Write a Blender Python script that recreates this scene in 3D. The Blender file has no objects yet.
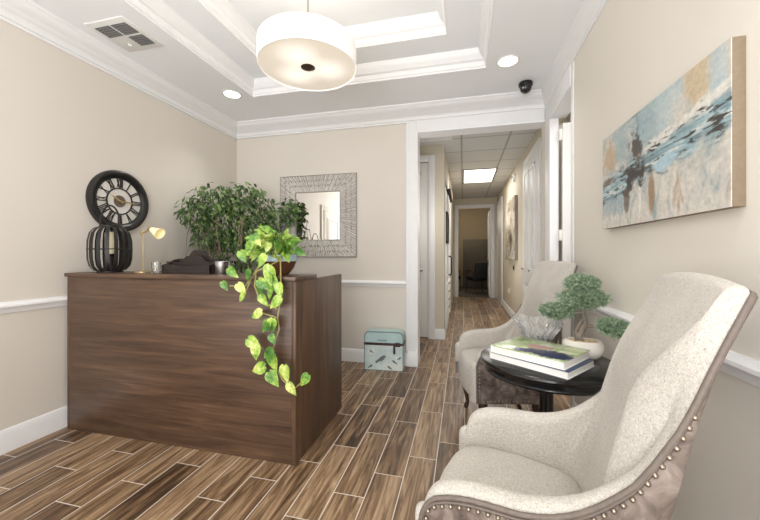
import bpy, bmesh, math, random
from mathutils import Vector, Matrix
R = math.radians
PI = math.pi
C = bpy.context.scene.collection

# ------------------------------------------------------------------ node helper
class NT:
    def __init__(s, name, rough=0.5, metal=0.0):
        s.m = bpy.data.materials.new(name); s.m.use_nodes = True
        s.t = s.m.node_tree; s.b = s.t.nodes['Principled BSDF']
        s.b.inputs['Roughness'].default_value = rough
        s.b.inputs['Metallic'].default_value = metal
    def n(s, kind): return s.t.nodes.new(kind)
    def put(s, sock, v):
        if isinstance(v, bpy.types.NodeSocket): s.t.links.new(v, sock)
        elif isinstance(v, (int, float)):
            sock.default_value = v if not hasattr(sock.default_value, '__len__') else (v, v, v)
        else:
            if len(sock.default_value) == 4 and len(v) == 3: v = (*v, 1)
            sock.default_value = v
    def math(s, op, a, b=0.0, c=0.0):
        k = s.n('ShaderNodeMath'); k.operation = op
        s.put(k.inputs[0], a); s.put(k.inputs[1], b); s.put(k.inputs[2], c)
        return k.outputs[0]
    def obj(s): return s.n('ShaderNodeTexCoord').outputs['Object']
    def world(s): return s.n('ShaderNodeNewGeometry').outputs['Position']
    def xyz(s, v):
        k = s.n('ShaderNodeSeparateXYZ'); s.put(k.inputs[0], v); return k.outputs
    def comb(s, x=0.0, y=0.0, z=0.0):
        k = s.n('ShaderNodeCombineXYZ')
        for i, v in enumerate((x, y, z)): s.put(k.inputs[i], v)
        return k.outputs[0]
    def scale(s, v, sc):
        k = s.n('ShaderNodeVectorMath'); k.operation = 'MULTIPLY'
        s.put(k.inputs[0], v); s.put(k.inputs[1], sc); return k.outputs[0]
    def noise(s, v, sc=5.0, det=2.0, rough=0.5, dist=0.0):
        k = s.n('ShaderNodeTexNoise'); s.put(k.inputs['Vector'], v)
        k.inputs['Scale'].default_value = sc; k.inputs['Detail'].default_value = det
        k.inputs['Roughness'].default_value = rough; k.inputs['Distortion'].default_value = dist
        return k.outputs['Fac']
    def white(s, v):
        k = s.n('ShaderNodeTexWhiteNoise'); k.noise_dimensions = '3D'; s.put(k.inputs['Vector'], v)
        return k.outputs['Value']
    def ramp(s, f, stops, interp='LINEAR'):
        k = s.n('ShaderNodeValToRGB'); s.put(k.inputs[0], f); e = k.color_ramp.elements
        k.color_ramp.interpolation = interp
        while len(e) < len(stops): e.new(0.5)
        for el, (p, c) in zip(e, stops):
            el.position = p; el.color = (*c, 1) if len(c) == 3 else c
        return k.outputs[0]
    def mix(s, f, a, b, mode='MIX'):
        k = s.n('ShaderNodeMix'); k.data_type = 'RGBA'; k.blend_type = mode
        s.put(k.inputs[0], f); s.put(k.inputs[6], a); s.put(k.inputs[7], b)
        return k.outputs[2]
    def step(s, v, lo, hi):
        k = s.n('ShaderNodeMapRange'); k.interpolation_type = 'SMOOTHSTEP'
        s.put(k.inputs[0], v); k.inputs[1].default_value = lo; k.inputs[2].default_value = hi
        return k.outputs[0]
    def col(s, v): s.put(s.b.inputs['Base Color'], v); return s
    def bump(s, h, strength=0.2, dist=0.01):
        k = s.n('ShaderNodeBump'); k.inputs['Strength'].default_value = strength
        k.inputs['Distance'].default_value = dist
        s.put(k.inputs['Height'], h); s.t.links.new(k.outputs[0], s.b.inputs['Normal']); return s

def srgb(r, g, b):
    f = lambda c: (c / 255 / 12.92) if c / 255 <= 0.04045 else ((c / 255 + 0.055) / 1.055) ** 2.4
    return (f(r), f(g), f(b))

def simple(name, c, rough=0.5, metal=0.0, var=0.06, sc=14.0):
    t = NT(name, rough, metal)
    n = t.noise(t.obj(), sc, 3)
    d = tuple(max(0, k * (1 - var)) for k in c); l = tuple(min(1, k * (1 + var)) for k in c)
    t.col(t.ramp(n, [(0.3, d), (0.7, l)]))
    return t.m

def emis(name, c, st):
    t = NT(name); t.col(c)
    t.put(t.b.inputs['Emission Color'], c); t.b.inputs['Emission Strength'].default_value = st
    return t.m

M = {}
def paint(name, c, sc=60):
    t = NT(name, 0.75)
    n = t.noise(t.world(), 1.3, 2); d = tuple(k * 0.97 for k in c)
    t.col(t.ramp(n, [(0.3, d), (0.7, c)])); t.bump(t.noise(t.world(), sc, 3), 0.05, 0.002)
    return t.m
M['wall'] = paint('wall_paint', srgb(217, 210, 200))
M['wall_r'] = paint('wall_paint_right', srgb(223, 217, 206))
M['hallwall'] = paint('hall_paint', srgb(207, 198, 180))
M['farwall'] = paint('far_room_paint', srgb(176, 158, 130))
M['ceil'] = paint('ceiling_paint', srgb(240, 242, 244))
M['trim'] = simple('white_trim', srgb(232, 232, 232), 0.5, var=0.01)
M['door'] = simple('white_door', srgb(236, 236, 234), 0.5, var=0.01)
M['doorcream'] = simple('cream_door', srgb(206, 200, 188), 0.5, var=0.02)
M['mull'] = simple('grey_panel', srgb(88, 80, 69), 0.8)

def floor_mat():
    t = NT('wood_plank_tile', 0.38)
    p = t.xyz(t.world())
    fx = t.math('DIVIDE', t.math('ADD', p[0], 0.955), 0.161)
    row = t.math('FLOOR', fx)
    yy = t.math('DIVIDE', t.math('SUBTRACT', t.math('SUBTRACT', p[1], 1.80), t.math('MULTIPLY', row, 0.196)), 0.594)
    cl = t.math('FLOOR', yy)
    ux = t.math('FRACT', fx); uy = t.math('FRACT', yy)
    ex = t.math('MULTIPLY', t.math('MINIMUM', ux, t.math('SUBTRACT', 1.0, ux)), 0.161)
    ey = t.math('MULTIPLY', t.math('MINIMUM', uy, t.math('SUBTRACT', 1.0, uy)), 0.594)
    e = t.math('MINIMUM', ex, ey)
    grout = t.math('SUBTRACT', 1.0, t.step(e, 0.0014, 0.0034))
    rnd = t.white(t.comb(row, cl, 3.0)); rnd2 = t.white(t.comb(row, cl, 8.0))
    off = t.math('MULTIPLY', rnd, 37.0)
    v = t.comb(t.math('MULTIPLY', p[0], 15.0), t.math('MULTIPLY', p[1], 1.2), off)
    g1 = t.noise(v, 1.7, 5, 0.6, 1.3)
    v2 = t.comb(t.math('MULTIPLY', p[0], 80.0), t.math('MULTIPLY', p[1], 3.5), off)
    g2 = t.noise(v2, 1.0, 3, 0.6, 0.3)
    g = t.math('ADD', t.math('MULTIPLY', g1, 0.75), t.math('MULTIPLY', g2, 0.25))
    g = t.math('ADD', g, t.math('MULTIPLY', t.math('SUBTRACT', rnd2, 0.5), 0.14))
    c = t.ramp(g, [(0.30, srgb(48, 34, 24)), (0.40, srgb(84, 63, 45)), (0.50, srgb(120, 95, 70)), (0.60, srgb(158, 131, 101)), (0.74, srgb(192, 168, 138))])
    c = t.mix(grout, c, srgb(214, 206, 194))
    t.col(c)
    t.bump(t.math('SUBTRACT', t.math('MULTIPLY', g2, 0.15), t.math('MULTIPLY', grout, 0.5)), 0.35, 0.003)
    return t.m
M['floor'] = floor_mat()

def wood(name, axis, stops, sc=1.0, rough=0.4):
    t = NT(name, rough)
    p = t.xyz(t.world())
    k = [14.0 * sc] * 3; k[axis] = 1.0 * sc
    v = t.comb(*[t.math('MULTIPLY', p[i], k[i]) for i in range(3)])
    g = t.noise(v, 1.6, 5, 0.6, 0.8)
    k2 = [70.0 * sc] * 3; k2[axis] = 2.0 * sc
    v2 = t.comb(*[t.math('MULTIPLY', p[i], k2[i]) for i in range(3)])
    g2 = t.noise(v2, 1.0, 3, 0.6)
    f = t.math('ADD', t.math('MULTIPLY', g, 0.72), t.math('MULTIPLY', g2, 0.28))
    t.col(t.ramp(f, stops)); t.bump(g2, 0.06, 0.002)
    return t.m
DW = [(0.30, srgb(52, 37, 27)), (0.44, srgb(74, 54, 40)), (0.56, srgb(90, 67, 50)), (0.72, srgb(114, 88, 67))]
M['desk_h'] = wood('walnut_laminate_horizontal', 0, DW)
M['desk_v'] = wood('walnut_laminate_vertical', 2, [(p, tuple(k * 1.12 for k in c)) for p, c in DW])
M['darkwood'] = wood('dark_stained_wood', 0, [(0.3, srgb(22, 14, 10)), (0.6, srgb(40, 27, 20)), (0.8, srgb(54, 38, 29))], 1.0, 0.6)
M['legwood'] = simple('dark_leg_wood', srgb(66, 42, 29), 0.35, var=0.2)
M['black'] = simple('black_metal', srgb(38, 35, 33), 0.45, 0.3)
M['black2'] = simple('black_paint', srgb(26, 25, 25), 0.32)
M['bronze'] = simple('bronze', srgb(84, 70, 58), 0.4, 0.7)
M['blacktable'] = simple('black_lacquer', srgb(24, 23, 24), 0.2)
M['brass'] = simple('brass', srgb(198, 176, 130), 0.3, 1.0)
M['nickel'] = simple('nickel', srgb(200, 196, 190), 0.25, 1.0)
M['nail'] = simple('antique_nail', srgb(158, 147, 134), 0.3, 0.9)
M['silver'] = simple('hammered_silver', srgb(226, 221, 214), 0.4, 0.25, var=0.12, sc=40)
M['silverdark'] = simple('dark_silver', srgb(164, 158, 150), 0.5, 0.2)  # darker silver of the frame backing and border
M['mirror'] = NT('mirror_glass', 0.01, 1.0).col((0.93, 0.93, 0.92)).m
M['white'] = simple('white_enamel', srgb(240, 238, 232), 0.4, var=0.02)
M['clockface'] = simple('clock_face', srgb(214, 211, 204), 0.4, var=0.03)
M['candle'] = simple('ivory_wax', srgb(236, 226, 190), 0.5, var=0.03)
M['vent'] = simple('vent_white', srgb(226, 226, 223), 0.5, var=0.02)
M['ventdark'] = simple('vent_dark', srgb(104, 104, 103), 0.7)
M['page'] = simple('book_pages', srgb(242, 240, 235), 0.7, var=0.03, sc=200)
M['navy'] = simple('navy_cover', srgb(60, 78, 104), 0.45)
M['pale'] = simple('white_cover', srgb(232, 232, 230), 0.4)
M['potbrown'] = simple('brown_ceramic', srgb(92, 60, 42), 0.25, var=0.2)
M['potblue'] = simple('blue_glaze', srgb(170, 196, 204), 0.25, var=0.1)
M['soil'] = simple('soil', srgb(52, 40, 31), 0.9, var=0.4, sc=80)
M['stem'] = simple('vine_stem', srgb(158, 150, 92), 0.6, var=0.1)
M['branch'] = simple('grey_bark', srgb(128, 112, 92), 0.85, var=0.3)
M['bark'] = simple('dark_bark', srgb(126, 116, 104), 0.85, var=0.35, sc=50)
M['stone'] = simple('white_stone', srgb(232, 227, 216), 0.55, var=0.05)
M['moss'] = simple('tan_moss', srgb(196, 176, 142), 0.9, var=0.2, sc=80)
M['canvas'] = simple('raw_canvas', srgb(132, 117, 97), 0.8, var=0.06, sc=60)
M['strap'] = simple('brown_strap', srgb(58, 38, 32), 0.5, var=0.2)
M['birdink'] = simple('bird_print', srgb(106, 112, 112), 0.7, var=0.2)
M['officeblack'] = simple('black_upholstery', srgb(34, 34, 36), 0.5)
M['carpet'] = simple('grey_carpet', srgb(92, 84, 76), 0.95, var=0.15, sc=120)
M['chrome'] = simple('chrome', srgb(190, 190, 190), 0.2, 1.0)
M['plate'] = simple('ivory_plate', srgb(236, 234, 228), 0.4, var=0.01)
M['tan'] = simple('tan_valance', srgb(150, 128, 100), 0.6)

def leafmat(name, stops, sc=30.0):
    t = NT(name, 0.42)
    t.col(t.ramp(t.noise(t.obj(), sc, 3, 0.6), stops))
    t.b.inputs['Subsurface Weight'].default_value = 0.0
    return t.m
M['ficus'] = leafmat('ficus_leaf', [(0.3, srgb(32, 56, 24)), (0.5, srgb(64, 92, 42)), (0.66, srgb(128, 152, 84)), (0.78, srgb(172, 186, 126))], 16)
def pothos():
    t = NT('pothos_leaf', 0.4)
    f = t.math('ADD', t.math('MULTIPLY', t.noise(t.obj(), 9, 1), 0.62), t.math('MULTIPLY', t.noise(t.obj(), 55, 3, 0.65), 0.38))
    t.col(t.ramp(f, [(0.34, srgb(50, 92, 38)), (0.44, srgb(88, 134, 50)), (0.52, srgb(142, 176, 72)), (0.60, srgb(192, 208, 108)), (0.70, srgb(230, 230, 172))]))
    return t.m
M['pothos'] = pothos()
M['pine'] = leafmat('pine_needle', [(0.32, srgb(70, 94, 72)), (0.48, srgb(122, 146, 116)), (0.64, srgb(190, 204, 174))], 70)

def fabric():
    t = NT('oatmeal_tweed', 0.92)
    p = t.obj()
    a = t.noise(p, 420, 2, 0.6); b = t.noise(p, 160, 3, 0.6); c = t.noise(p, 5, 2)
    f = t.math('ADD', t.math('ADD', t.math('MULTIPLY', a, 0.5), t.math('MULTIPLY', b, 0.35)), t.math('MULTIPLY', c, 0.15))
    t.col(t.ramp(f, [(0.34, srgb(144, 139, 131)), (0.45, srgb(182, 176, 167)), (0.56, srgb(201, 196, 187)), (0.68, srgb(224, 220, 212))]))
    t.bump(t.math('ADD', a, b), 0.35, 0.003)
    t.b.inputs['Sheen Weight'].default_value = 0.15
    return t.m
M['fabric'] = fabric()
def leather():
    t = NT('distressed_taupe_leather', 0.42)
    p = t.obj(); a = t.noise(p, 13, 5, 0.68, 0.6); b = t.noise(p, 60, 3)
    t.col(t.ramp(a, [(0.32, srgb(62, 52, 47)), (0.46, srgb(104, 92, 85)), (0.58, srgb(138, 125, 117)), (0.72, srgb(170, 159, 151))]))
    t.bump(b, 0.15, 0.003)
    return t.m
M['leather'] = leather()
M['piping'] = simple('grey_piping', srgb(112, 101, 93), 0.6, var=0.1, sc=80)

def glass(name, c=(1, 1, 1), ior=1.5, rough=0.0):
    t = NT(name, rough); t.col(c); t.b.inputs['Transmission Weight'].default_value = 1.0
    t.b.inputs['IOR'].default_value = ior
    return t.m
M['glass'] = glass('clear_glass')
M['crystal'] = glass('cut_crystal', (0.98, 0.98, 0.98), 1.45)
M['crystal'].node_tree.nodes['Principled BSDF'].inputs['Transmission Weight'].default_value = 0.84

def painting_mat():
    t = NT('abstract_painting', 0.55)
    p = t.xyz(t.obj())            # object: x = horizontal 0..1 left to right, z = 0..1 up (metres scaled below)
    h = t.math('DIVIDE', p[0], 0.913); v = t.math('DIVIDE', p[2], 0.486)
    warp = t.math('SUBTRACT', t.noise(t.obj(), 9, 4, 0.65), 0.5)
    def block(sx, sz, seed, det=3):
        return t.noise(t.comb(t.math('MULTIPLY', h, sx), seed, t.math('MULTIPLY', v, sz)), 1.0, det, 0.6, 0.5)
    hb = block(5.0, 4.0, 1.3); vb = block(13.0, 3.0, 5.1); st = block(4.0, 22.0, 9.7)
    def gauss(ch, cv, rh, rv, wob=0.25):
        a = t.math('DIVIDE', t.math('SUBTRACT', h, ch), rh); b = t.math('DIVIDE', t.math('SUBTRACT', v, cv), rv)
        d = t.math('SQRT', t.math('ADD', t.math('MULTIPLY', a, a), t.math('MULTIPLY', b, b)))
        d = t.math('ADD', d, t.math('MULTIPLY', warp, wob * 8))
        return t.math('SUBTRACT', 1.0, t.step(d, 0.55, 1.15))
    c = t.ramp(hb, [(0.30, srgb(150, 166, 170)), (0.42, srgb(192, 192, 184)), (0.52, srgb(214, 208, 197)), (0.62, srgb(176, 190, 192)), (0.72, srgb(184, 164, 134))])
    grain = t.ramp(t.noise(t.obj(), 60, 4, 0.7), [(0.35, (0.80, 0.80, 0.80)), (0.65, (1.0, 1.0, 1.0))])
    c = t.mix(t.math('MULTIPLY', gauss(0.50, 0.84, 0.18, 0.30, .3), 0.75), c, srgb(150, 178, 186))
    c = t.mix(t.math('MULTIPLY', gauss(0.66, 0.88, 0.12, 0.26, .3), 0.6), c, srgb(190, 206, 208))
    c = t.mix(t.math('MULTIPLY', gauss(0.83, 0.86, 0.08, 0.20, .4), 0.75), c, srgb(204, 180, 140))
    c = t.mix(t.math('MULTIPLY', gauss(0.95, 0.80, 0.05, 0.3, .3), 0.6), c, srgb(176, 196, 202))
    c = t.mix(t.math('MULTIPLY', gauss(0.10, 0.72, 0.12, 0.16, .4), 0.75), c, srgb(190, 162, 122))
    c = t.mix(t.math('MULTIPLY', gauss(0.24, 0.82, 0.09, 0.26, .3), 0.7), c, srgb(160, 182, 186))
    low = t.math('SUBTRACT', 1.0, t.step(v, 0.22, 0.42))
    dr = t.ramp(vb, [(0.34, srgb(138, 164, 172)), (0.45, srgb(208, 201, 190)), (0.58, srgb(222, 216, 206)), (0.70, srgb(166, 136, 98))])
    c = t.mix(t.math('MULTIPLY', low, 0.75), c, dr)
    c = t.mix(t.math('MULTIPLY', gauss(0.16, 0.28, 0.20, 0.2, .4), 0.6), c, srgb(140, 168, 178))
    bv = t.math('SUBTRACT', v, t.math('ADD', 0.42, t.math('MULTIPLY', h, 0.17)))
    band = t.math('SUBTRACT', 1.0, t.step(t.math('ADD', t.math('ABSOLUTE', bv), t.math('MULTIPLY', warp, 0.45)), 0.06, 0.18))
    bl = t.ramp(st, [(0.35, srgb(70, 100, 112)), (0.46, srgb(120, 154, 164)), (0.57, srgb(160, 190, 198)), (0.68, srgb(224, 224, 216))])
    c = t.mix(t.math('MULTIPLY', band, 0.85), c, bl)
    wv = t.math('SUBTRACT', v, t.math('ADD', 0.50, t.math('MULTIPLY', h, 0.24)))
    wb = t.math('MULTIPLY', t.math('SUBTRACT', 1.0, t.step(t.math('ADD', t.math('ABSOLUTE', wv), t.math('MULTIPLY', warp, 0.25)), 0.015, 0.055)), t.step(h, 0.38, 0.55))
    c = t.mix(t.math('MULTIPLY', wb, 0.85), c, srgb(232, 228, 218))
    c = t.mix(t.math('MULTIPLY', gauss(0.54, 0.24, 0.03, 0.2, .1), 0.85), c, srgb(150, 118, 76))
    c = t.mix(t.math('MULTIPLY', gauss(0.44, 0.28, 0.015, 0.3, .05), 0.9), c, srgb(232, 229, 222))
    dk = t.step(block(10.0, 8.0, 21.0, 4), 0.40, 0.52)
    c = t.mix(t.math('MULTIPLY', gauss(0.40, 0.66, 0.075, 0.28, .45), t.math('MULTIPLY', dk, .9)), c, srgb(70, 54, 42))
    c = t.mix(t.math('MULTIPLY', gauss(0.38, 0.45, 0.15, 0.15, .5), dk), c, srgb(50, 44, 40))
    dk2 = t.step(block(9.0, 26.0, 33.0, 4), 0.52, 0.60)
    c = t.mix(t.math('MULTIPLY', band, dk2), c, srgb(66, 62, 58))
    c = t.mix(t.math('MULTIPLY', gauss(0.08, 0.50, 0.10, 0.05, .4), 0.8), c, srgb(108, 78, 50))
    c = t.mix(t.math('MULTIPLY', gauss(0.64, 0.44, 0.10, 0.05, .4), 0.85), c, srgb(176, 204, 216))
    c = t.mix(t.math('MULTIPLY', gauss(0.30, 0.22, 0.03, 0.14, .3), 0.8), c, srgb(96, 74, 54))
    c = t.mix(1.0, c, grain, 'MULTIPLY')
    t.col(c); t.bump(st, 0.2, 0.003)
    return t.m
M['painting'] = painting_mat()

def cover_mat():
    t = NT('photo_book_cover', 0.22)
    p = t.xyz(t.obj())     # x 0.. along length, y 0.. along depth
    n = t.noise(t.obj(), 16, 4, 0.6)
    c = t.ramp(n, [(0.35, srgb(120, 150, 84)), (0.5, srgb(176, 196, 140)), (0.65, srgb(214, 220, 190))])
    def g(cx, cy, rx, ry):
        a = t.math('DIVIDE', t.math('SUBTRACT', p[0], cx), rx); b = t.math('DIVIDE', t.math('SUBTRACT', p[1], cy), ry)
        d = t.math('ADD', t.math('SQRT', t.math('ADD', t.math('MULTIPLY', a, a), t.math('MULTIPLY', b, b))), t.math('MULTIPLY', t.math('SUBTRACT', n, .5), 1.2))
        return t.math('SUBTRACT', 1.0, t.step(d, 0.75, 1.05))
    c = t.mix(g(0.09, -0.075, 0.13, 0.075), c, srgb(50, 56, 84))
    c = t.mix(g(-0.04, -0.10, 0.05, 0.035), c, srgb(78, 72, 112))
    c = t.mix(g(0.00, 0.01, 0.07, 0.05), c, srgb(172, 136, 122))
    c = t.mix(g(0.13, 0.10, 0.05, 0.05), c, srgb(190, 204, 150))
    t.col(c); return t.m
M['cover'] = cover_mat()

def box_mat():
    t = NT('botanical_print_paper', 0.6)
    n = t.noise(t.obj(), 7, 3); k = t.noise(t.obj(), 34, 4, 0.7, 1.0)
    c = t.ramp(n, [(0.35, srgb(188, 206, 206)), (0.6, srgb(214, 224, 219)), (0.75, srgb(222, 218, 206))])
    c = t.mix(t.math('MULTIPLY', t.step(k, 0.60, 0.68), 0.55), c, srgb(126, 140, 138))
    t.col(c); return t.m
M['boxprint'] = box_mat()
M['boxlid'] = simple('pale_teal_lid', srgb(178, 203, 202), 0.6, var=0.1, sc=9)
M['boxedge'] = simple('teal_binding', srgb(110, 134, 132), 0.6, var=0.1)

def tile_mat():
    t = NT('acoustic_tile', 0.85)
    p = t.xyz(t.world())
    def e(v, off): 
        f = t.math('FRACT', t.math('DIVIDE', t.math('ADD', v, off), 0.61)); return t.math('MINIMUM', f, t.math('SUBTRACT', 1.0, f))
    d = t.math('MINIMUM', e(p[0], 0.02), e(p[1], 0.25))
    line = t.math('SUBTRACT', 1.0, t.step(d, 0.014, 0.026))
    n = t.noise(t.world(), 160, 2)
    c = t.ramp(n, [(0.35, srgb(200, 200, 198)), (0.55, srgb(212, 212, 210))])
    c = t.mix(t.math('MULTIPLY', line, 0.8), c, srgb(148, 146, 143)); t.col(c); return t.m
M['tile'] = tile_mat()

M['shade'] = emis('lamp_shade_glow', (1.0, 0.985, 0.96), 0.16)
def diffuser():
    t = NT('diffuser_glow', 0.5); p = t.xyz(t.obj()); t.col(srgb(236, 226, 210))
    tot = 0.0
    for k in range(3):
        a = 2 * PI * k / 3 + 0.5; dx = t.math('SUBTRACT', p[0], 0.12 * math.cos(a)); dy = t.math('SUBTRACT', p[1], 0.12 * math.sin(a))
        d = t.math('SQRT', t.math('ADD', t.math('MULTIPLY', dx, dx), t.math('MULTIPLY', dy, dy)))
        tot = t.math('ADD', tot, t.math('SUBTRACT', 1.0, t.step(d, 0.0, 0.17)))
    t.put(t.b.inputs['Emission Color'], (1.0, 0.93, 0.82)); t.put(t.b.inputs['Emission Strength'], t.math('ADD', 0.26, t.math('MULTIPLY', tot, 0.55)))
    return t.m
M['diffuser'] = diffuser()
M['lens'] = emis('downlight_lens', (1.0, 0.97, 0.92), 6.0)
M['troffer'] = emis('troffer_lens', (1.0, 0.96, 0.86), 2.6)
M['desklamp'] = emis('desk_lamp_glass', srgb(238, 228, 184), 0.22)

# ------------------------------------------------------------------ mesh builder
class MB:
    def __init__(s): s.v = []; s.f = []
    def add(s, vs, fs, mat=None):
        o = len(s.v)
        for p in vs:
            p = Vector(p); s.v.append(mat @ p if mat else p)
        s.f += [tuple(i + o for i in f) for f in fs]
        return s
    def box(s, x0, x1, y0, y1, z0, z1, bev=0.0, seg=2, mat=None):
        bm = bmesh.new(); bmesh.ops.create_cube(bm, size=1.0)
        for v in bm.verts:
            v.co = Vector(((x0 + x1) / 2 + v.co.x * (x1 - x0), (y0 + y1) / 2 + v.co.y * (y1 - y0), (z0 + z1) / 2 + v.co.z * (z1 - z0)))
        if bev: bmesh.ops.bevel(bm, geom=list(bm.edges), offset=bev, segments=seg, profile=0.5, affect='EDGES')
        bm.verts.index_update()
        s.add([v.co.copy() for v in bm.verts], [[v.index for v in f.verts] for f in bm.faces], mat); bm.free(); return s
    def grid(s, rows, closed_u=False, closed_v=False, mat=None):
        n = len(rows); m = len(rows[0]); vs = [p for r in rows for p in r]; fs = []
        for i in range(n if closed_v else n - 1):
            for j in range(m if closed_u else m - 1):
                a = i * m + j; b = i * m + (j + 1) % m; k = (i + 1) % n
                fs.append((a, b, k * m + (j + 1) % m, k * m + j))
        return s.add(vs, fs, mat)
    def tube(s, pts, r, seg=8, cap=True, closed=False, mat=None):
        pts = [Vector(p) for p in pts]; n = len(pts)
        rs = r if isinstance(r, (list, tuple)) else [r] * n
        rows = []; up = None
        for i, p in enumerate(pts):
            if closed: d = pts[(i + 1) % n] - pts[i - 1]
            else: d = pts[min(i + 1, n - 1)] - pts[max(i - 1, 0)]
            d.normalize()
            if up is None:
                up = Vector((0, 0, 1)) if abs(d.z) < 0.9 else Vector((1, 0, 0))
            a = d.cross(up)
            if a.length < 1e-5: a = d.cross(Vector((0, 1, 0)))
            a.normalize(); b = a.cross(d).normalized(); up = b
            rows.append([p + (a * math.cos(2 * PI * k / seg) + b * math.sin(2 * PI * k / seg)) * rs[i] for k in range(seg)])
        o = len(s.v); s.grid(rows, True, closed, mat)
        if cap and not closed:
            s.f.append(tuple(o + k for k in range(seg))[::-1]); s.f.append(tuple(o + (n - 1) * seg + k for k in range(seg)))
        return s
    def lathe(s, prof, seg=32, mat=None, closed=False, fn=None):
        rows = []
        for (r, z) in prof:
            rows.append([Vector(((fn(r, k, z) if fn else r) * math.cos(2 * PI * k / seg), (fn(r, k, z) if fn else r) * math.sin(2 * PI * k / seg), z)) for k in range(seg)])
        return s.grid(rows, True, closed, mat)
    def prism(s, poly, h, mat=None):
        n = len(poly); vs = [(x, y, 0) for x, y in poly] + [(x, y, h) for x, y in poly]
        fs = [tuple(range(n))[::-1], tuple(range(n, 2 * n))] + [(i, (i + 1) % n, n + (i + 1) % n, n + i) for i in range(n)]
        return s.add(vs, fs, mat)
    def ball(s, c, r, seg=10, rings=6, sc=(1, 1, 1)):
        rows = []
        for i in range(rings + 1):
            th = PI * i / rings
            rows.append([(c[0] + sc[0] * r * max(1e-4, math.sin(th)) * math.cos(2 * PI * k / seg), c[1] + sc[1] * r * max(1e-4, math.sin(th)) * math.sin(2 * PI * k / seg), c[2] - sc[2] * r * math.cos(th)) for k in range(seg)])
        return s.grid(rows, True)
    def build(s, name, mat, parent=None, smooth=35, label=None, loc=None):
        me = bpy.data.meshes.new(name); me.from_pydata([tuple(v) for v in s.v], [], s.f)
        bm = bmesh.new(); bm.from_mesh(me)
        bmesh.ops.recalc_face_normals(bm, faces=bm.faces); bm.to_mesh(me); bm.free()
        me.materials.append(mat)
        if smooth:
            for p in me.polygons: p.use_smooth = True
            me.set_sharp_from_angle(angle=R(smooth))
        o = bpy.data.objects.new(name, me); C.objects.link(o)
        if parent: o.parent = parent
        if label: o['label'] = label
        if loc: o.location = loc
        return o

def tag(o, label, cat, group=None, kind=None):
    o['label'] = label; o['category'] = cat
    if group: o['group'] = group
    if kind: o['kind'] = kind
    return o
def thing(name, label, cat, loc=(0, 0, 0), rz=0.0, group=None, kind=None):
    o = bpy.data.objects.new(name, None); C.objects.link(o); o.location = loc; o.rotation_euler = (0, 0, rz)
    o.empty_display_size = 0.1
    return tag(o, label, cat, group, kind)
def struct(o, label, cat): return tag(o, label, cat, None, 'structure')
def copy_tree(o, parent=None):
    c = o.copy(); C.objects.link(c)
    if parent: c.parent = parent
    for ch in list(o.children): copy_tree(ch, c)
    return c

def sweep(mb, prof, path, closed=False):
    # prof: (offset to the left of travel, z) ; path: plan points ; mitred
    n = len(path); P2 = [Vector(p) for p in path]; rows = []
    for i in range(n):
        def nrm(a, b):
            d = (b - a).normalized(); return Vector((-d.y, d.x))
        if closed or 0 < i < n - 1:
            n1 = nrm(P2[i - 1], P2[i]); n2 = nrm(P2[i], P2[(i + 1) % n])
            m = (n1 + n2); m = m / max(1e-6, m.dot(n1))
        elif i == 0: m = nrm(P2[0], P2[1])
        else: m = nrm(P2[-2], P2[-1])
        rows.append([(P2[i].x + m.x * o, P2[i].y + m.y * o, z) for o, z in prof])
    mb.grid(rows, True, closed)
    if not closed:
        o = len(mb.v) - n * len(prof); k = len(prof)
        mb.f.append(tuple(range(o, o + k))); mb.f.append(tuple(range(o + (n - 1) * k, o + n * k)))
    return mb

# ------------------------------------------------------------------ the setting
XL, XR, YB, YF = -2.69, 0.78, 3.60, -2.2
HC = 2.743
def S(name, mb, mat, label, cat, smooth=35): return struct(mb.build(name, mat, None, smooth), label, cat)

S('floor', MB().box(-3.2, 2.6, YF - 0.1, 9.76, -0.1, 0.0), M['floor'], 'brown wood-look plank tile floor with pale grout lines', 'floor')
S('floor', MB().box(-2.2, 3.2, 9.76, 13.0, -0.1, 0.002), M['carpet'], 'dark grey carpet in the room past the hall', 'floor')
S('wall_left', MB().box(XL - 0.12, XL, YF, YB + 0.15, 0, 3.2), M['wall'], 'beige painted wall on the left, behind the black clock', 'wall')
mb = MB(); mb.box(XL, -0.477, YB, YB + 0.15, 0, 3.2); mb.box(-0.477, 0.78, YB, YB + 0.15, 2.51, 3.2)
S('wall_back', mb, M['wall'], 'beige back wall with the mirror and the wide hall opening', 'wall')
mb = MB(); mb.box(XR, XR + 0.12, YF, 2.765, 0, 3.2); mb.box(XR, XR + 0.12, 2.765, 3.40, 2.455, 3.2); mb.box(XR, XR + 0.068, 3.40, YB + 0.15, 0, 2.455); mb.box(XR, XR + 0.12, 3.40, YB + 0.15, 2.455, 3.2); mb.box(XR + 0.068, XR + 0.24, YB, YB + 0.15, 0, 2.455)
S('wall_right', mb, M['wall_r'], 'cream wall on the right behind the armchairs', 'wall')
mb = MB(); mb.box(XL, -2.2, YF - 0.12, YF, 0, 3.2); mb.box(0.5, XR + 0.12, YF - 0.12, YF, 0, 3.2); mb.box(-2.2, 0.5, YF - 0.12, YF, 2.5, 3.2)
S('wall_front', mb, M['wall'], 'wall with the wide entrance opening behind the viewer', 'wall')

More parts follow.
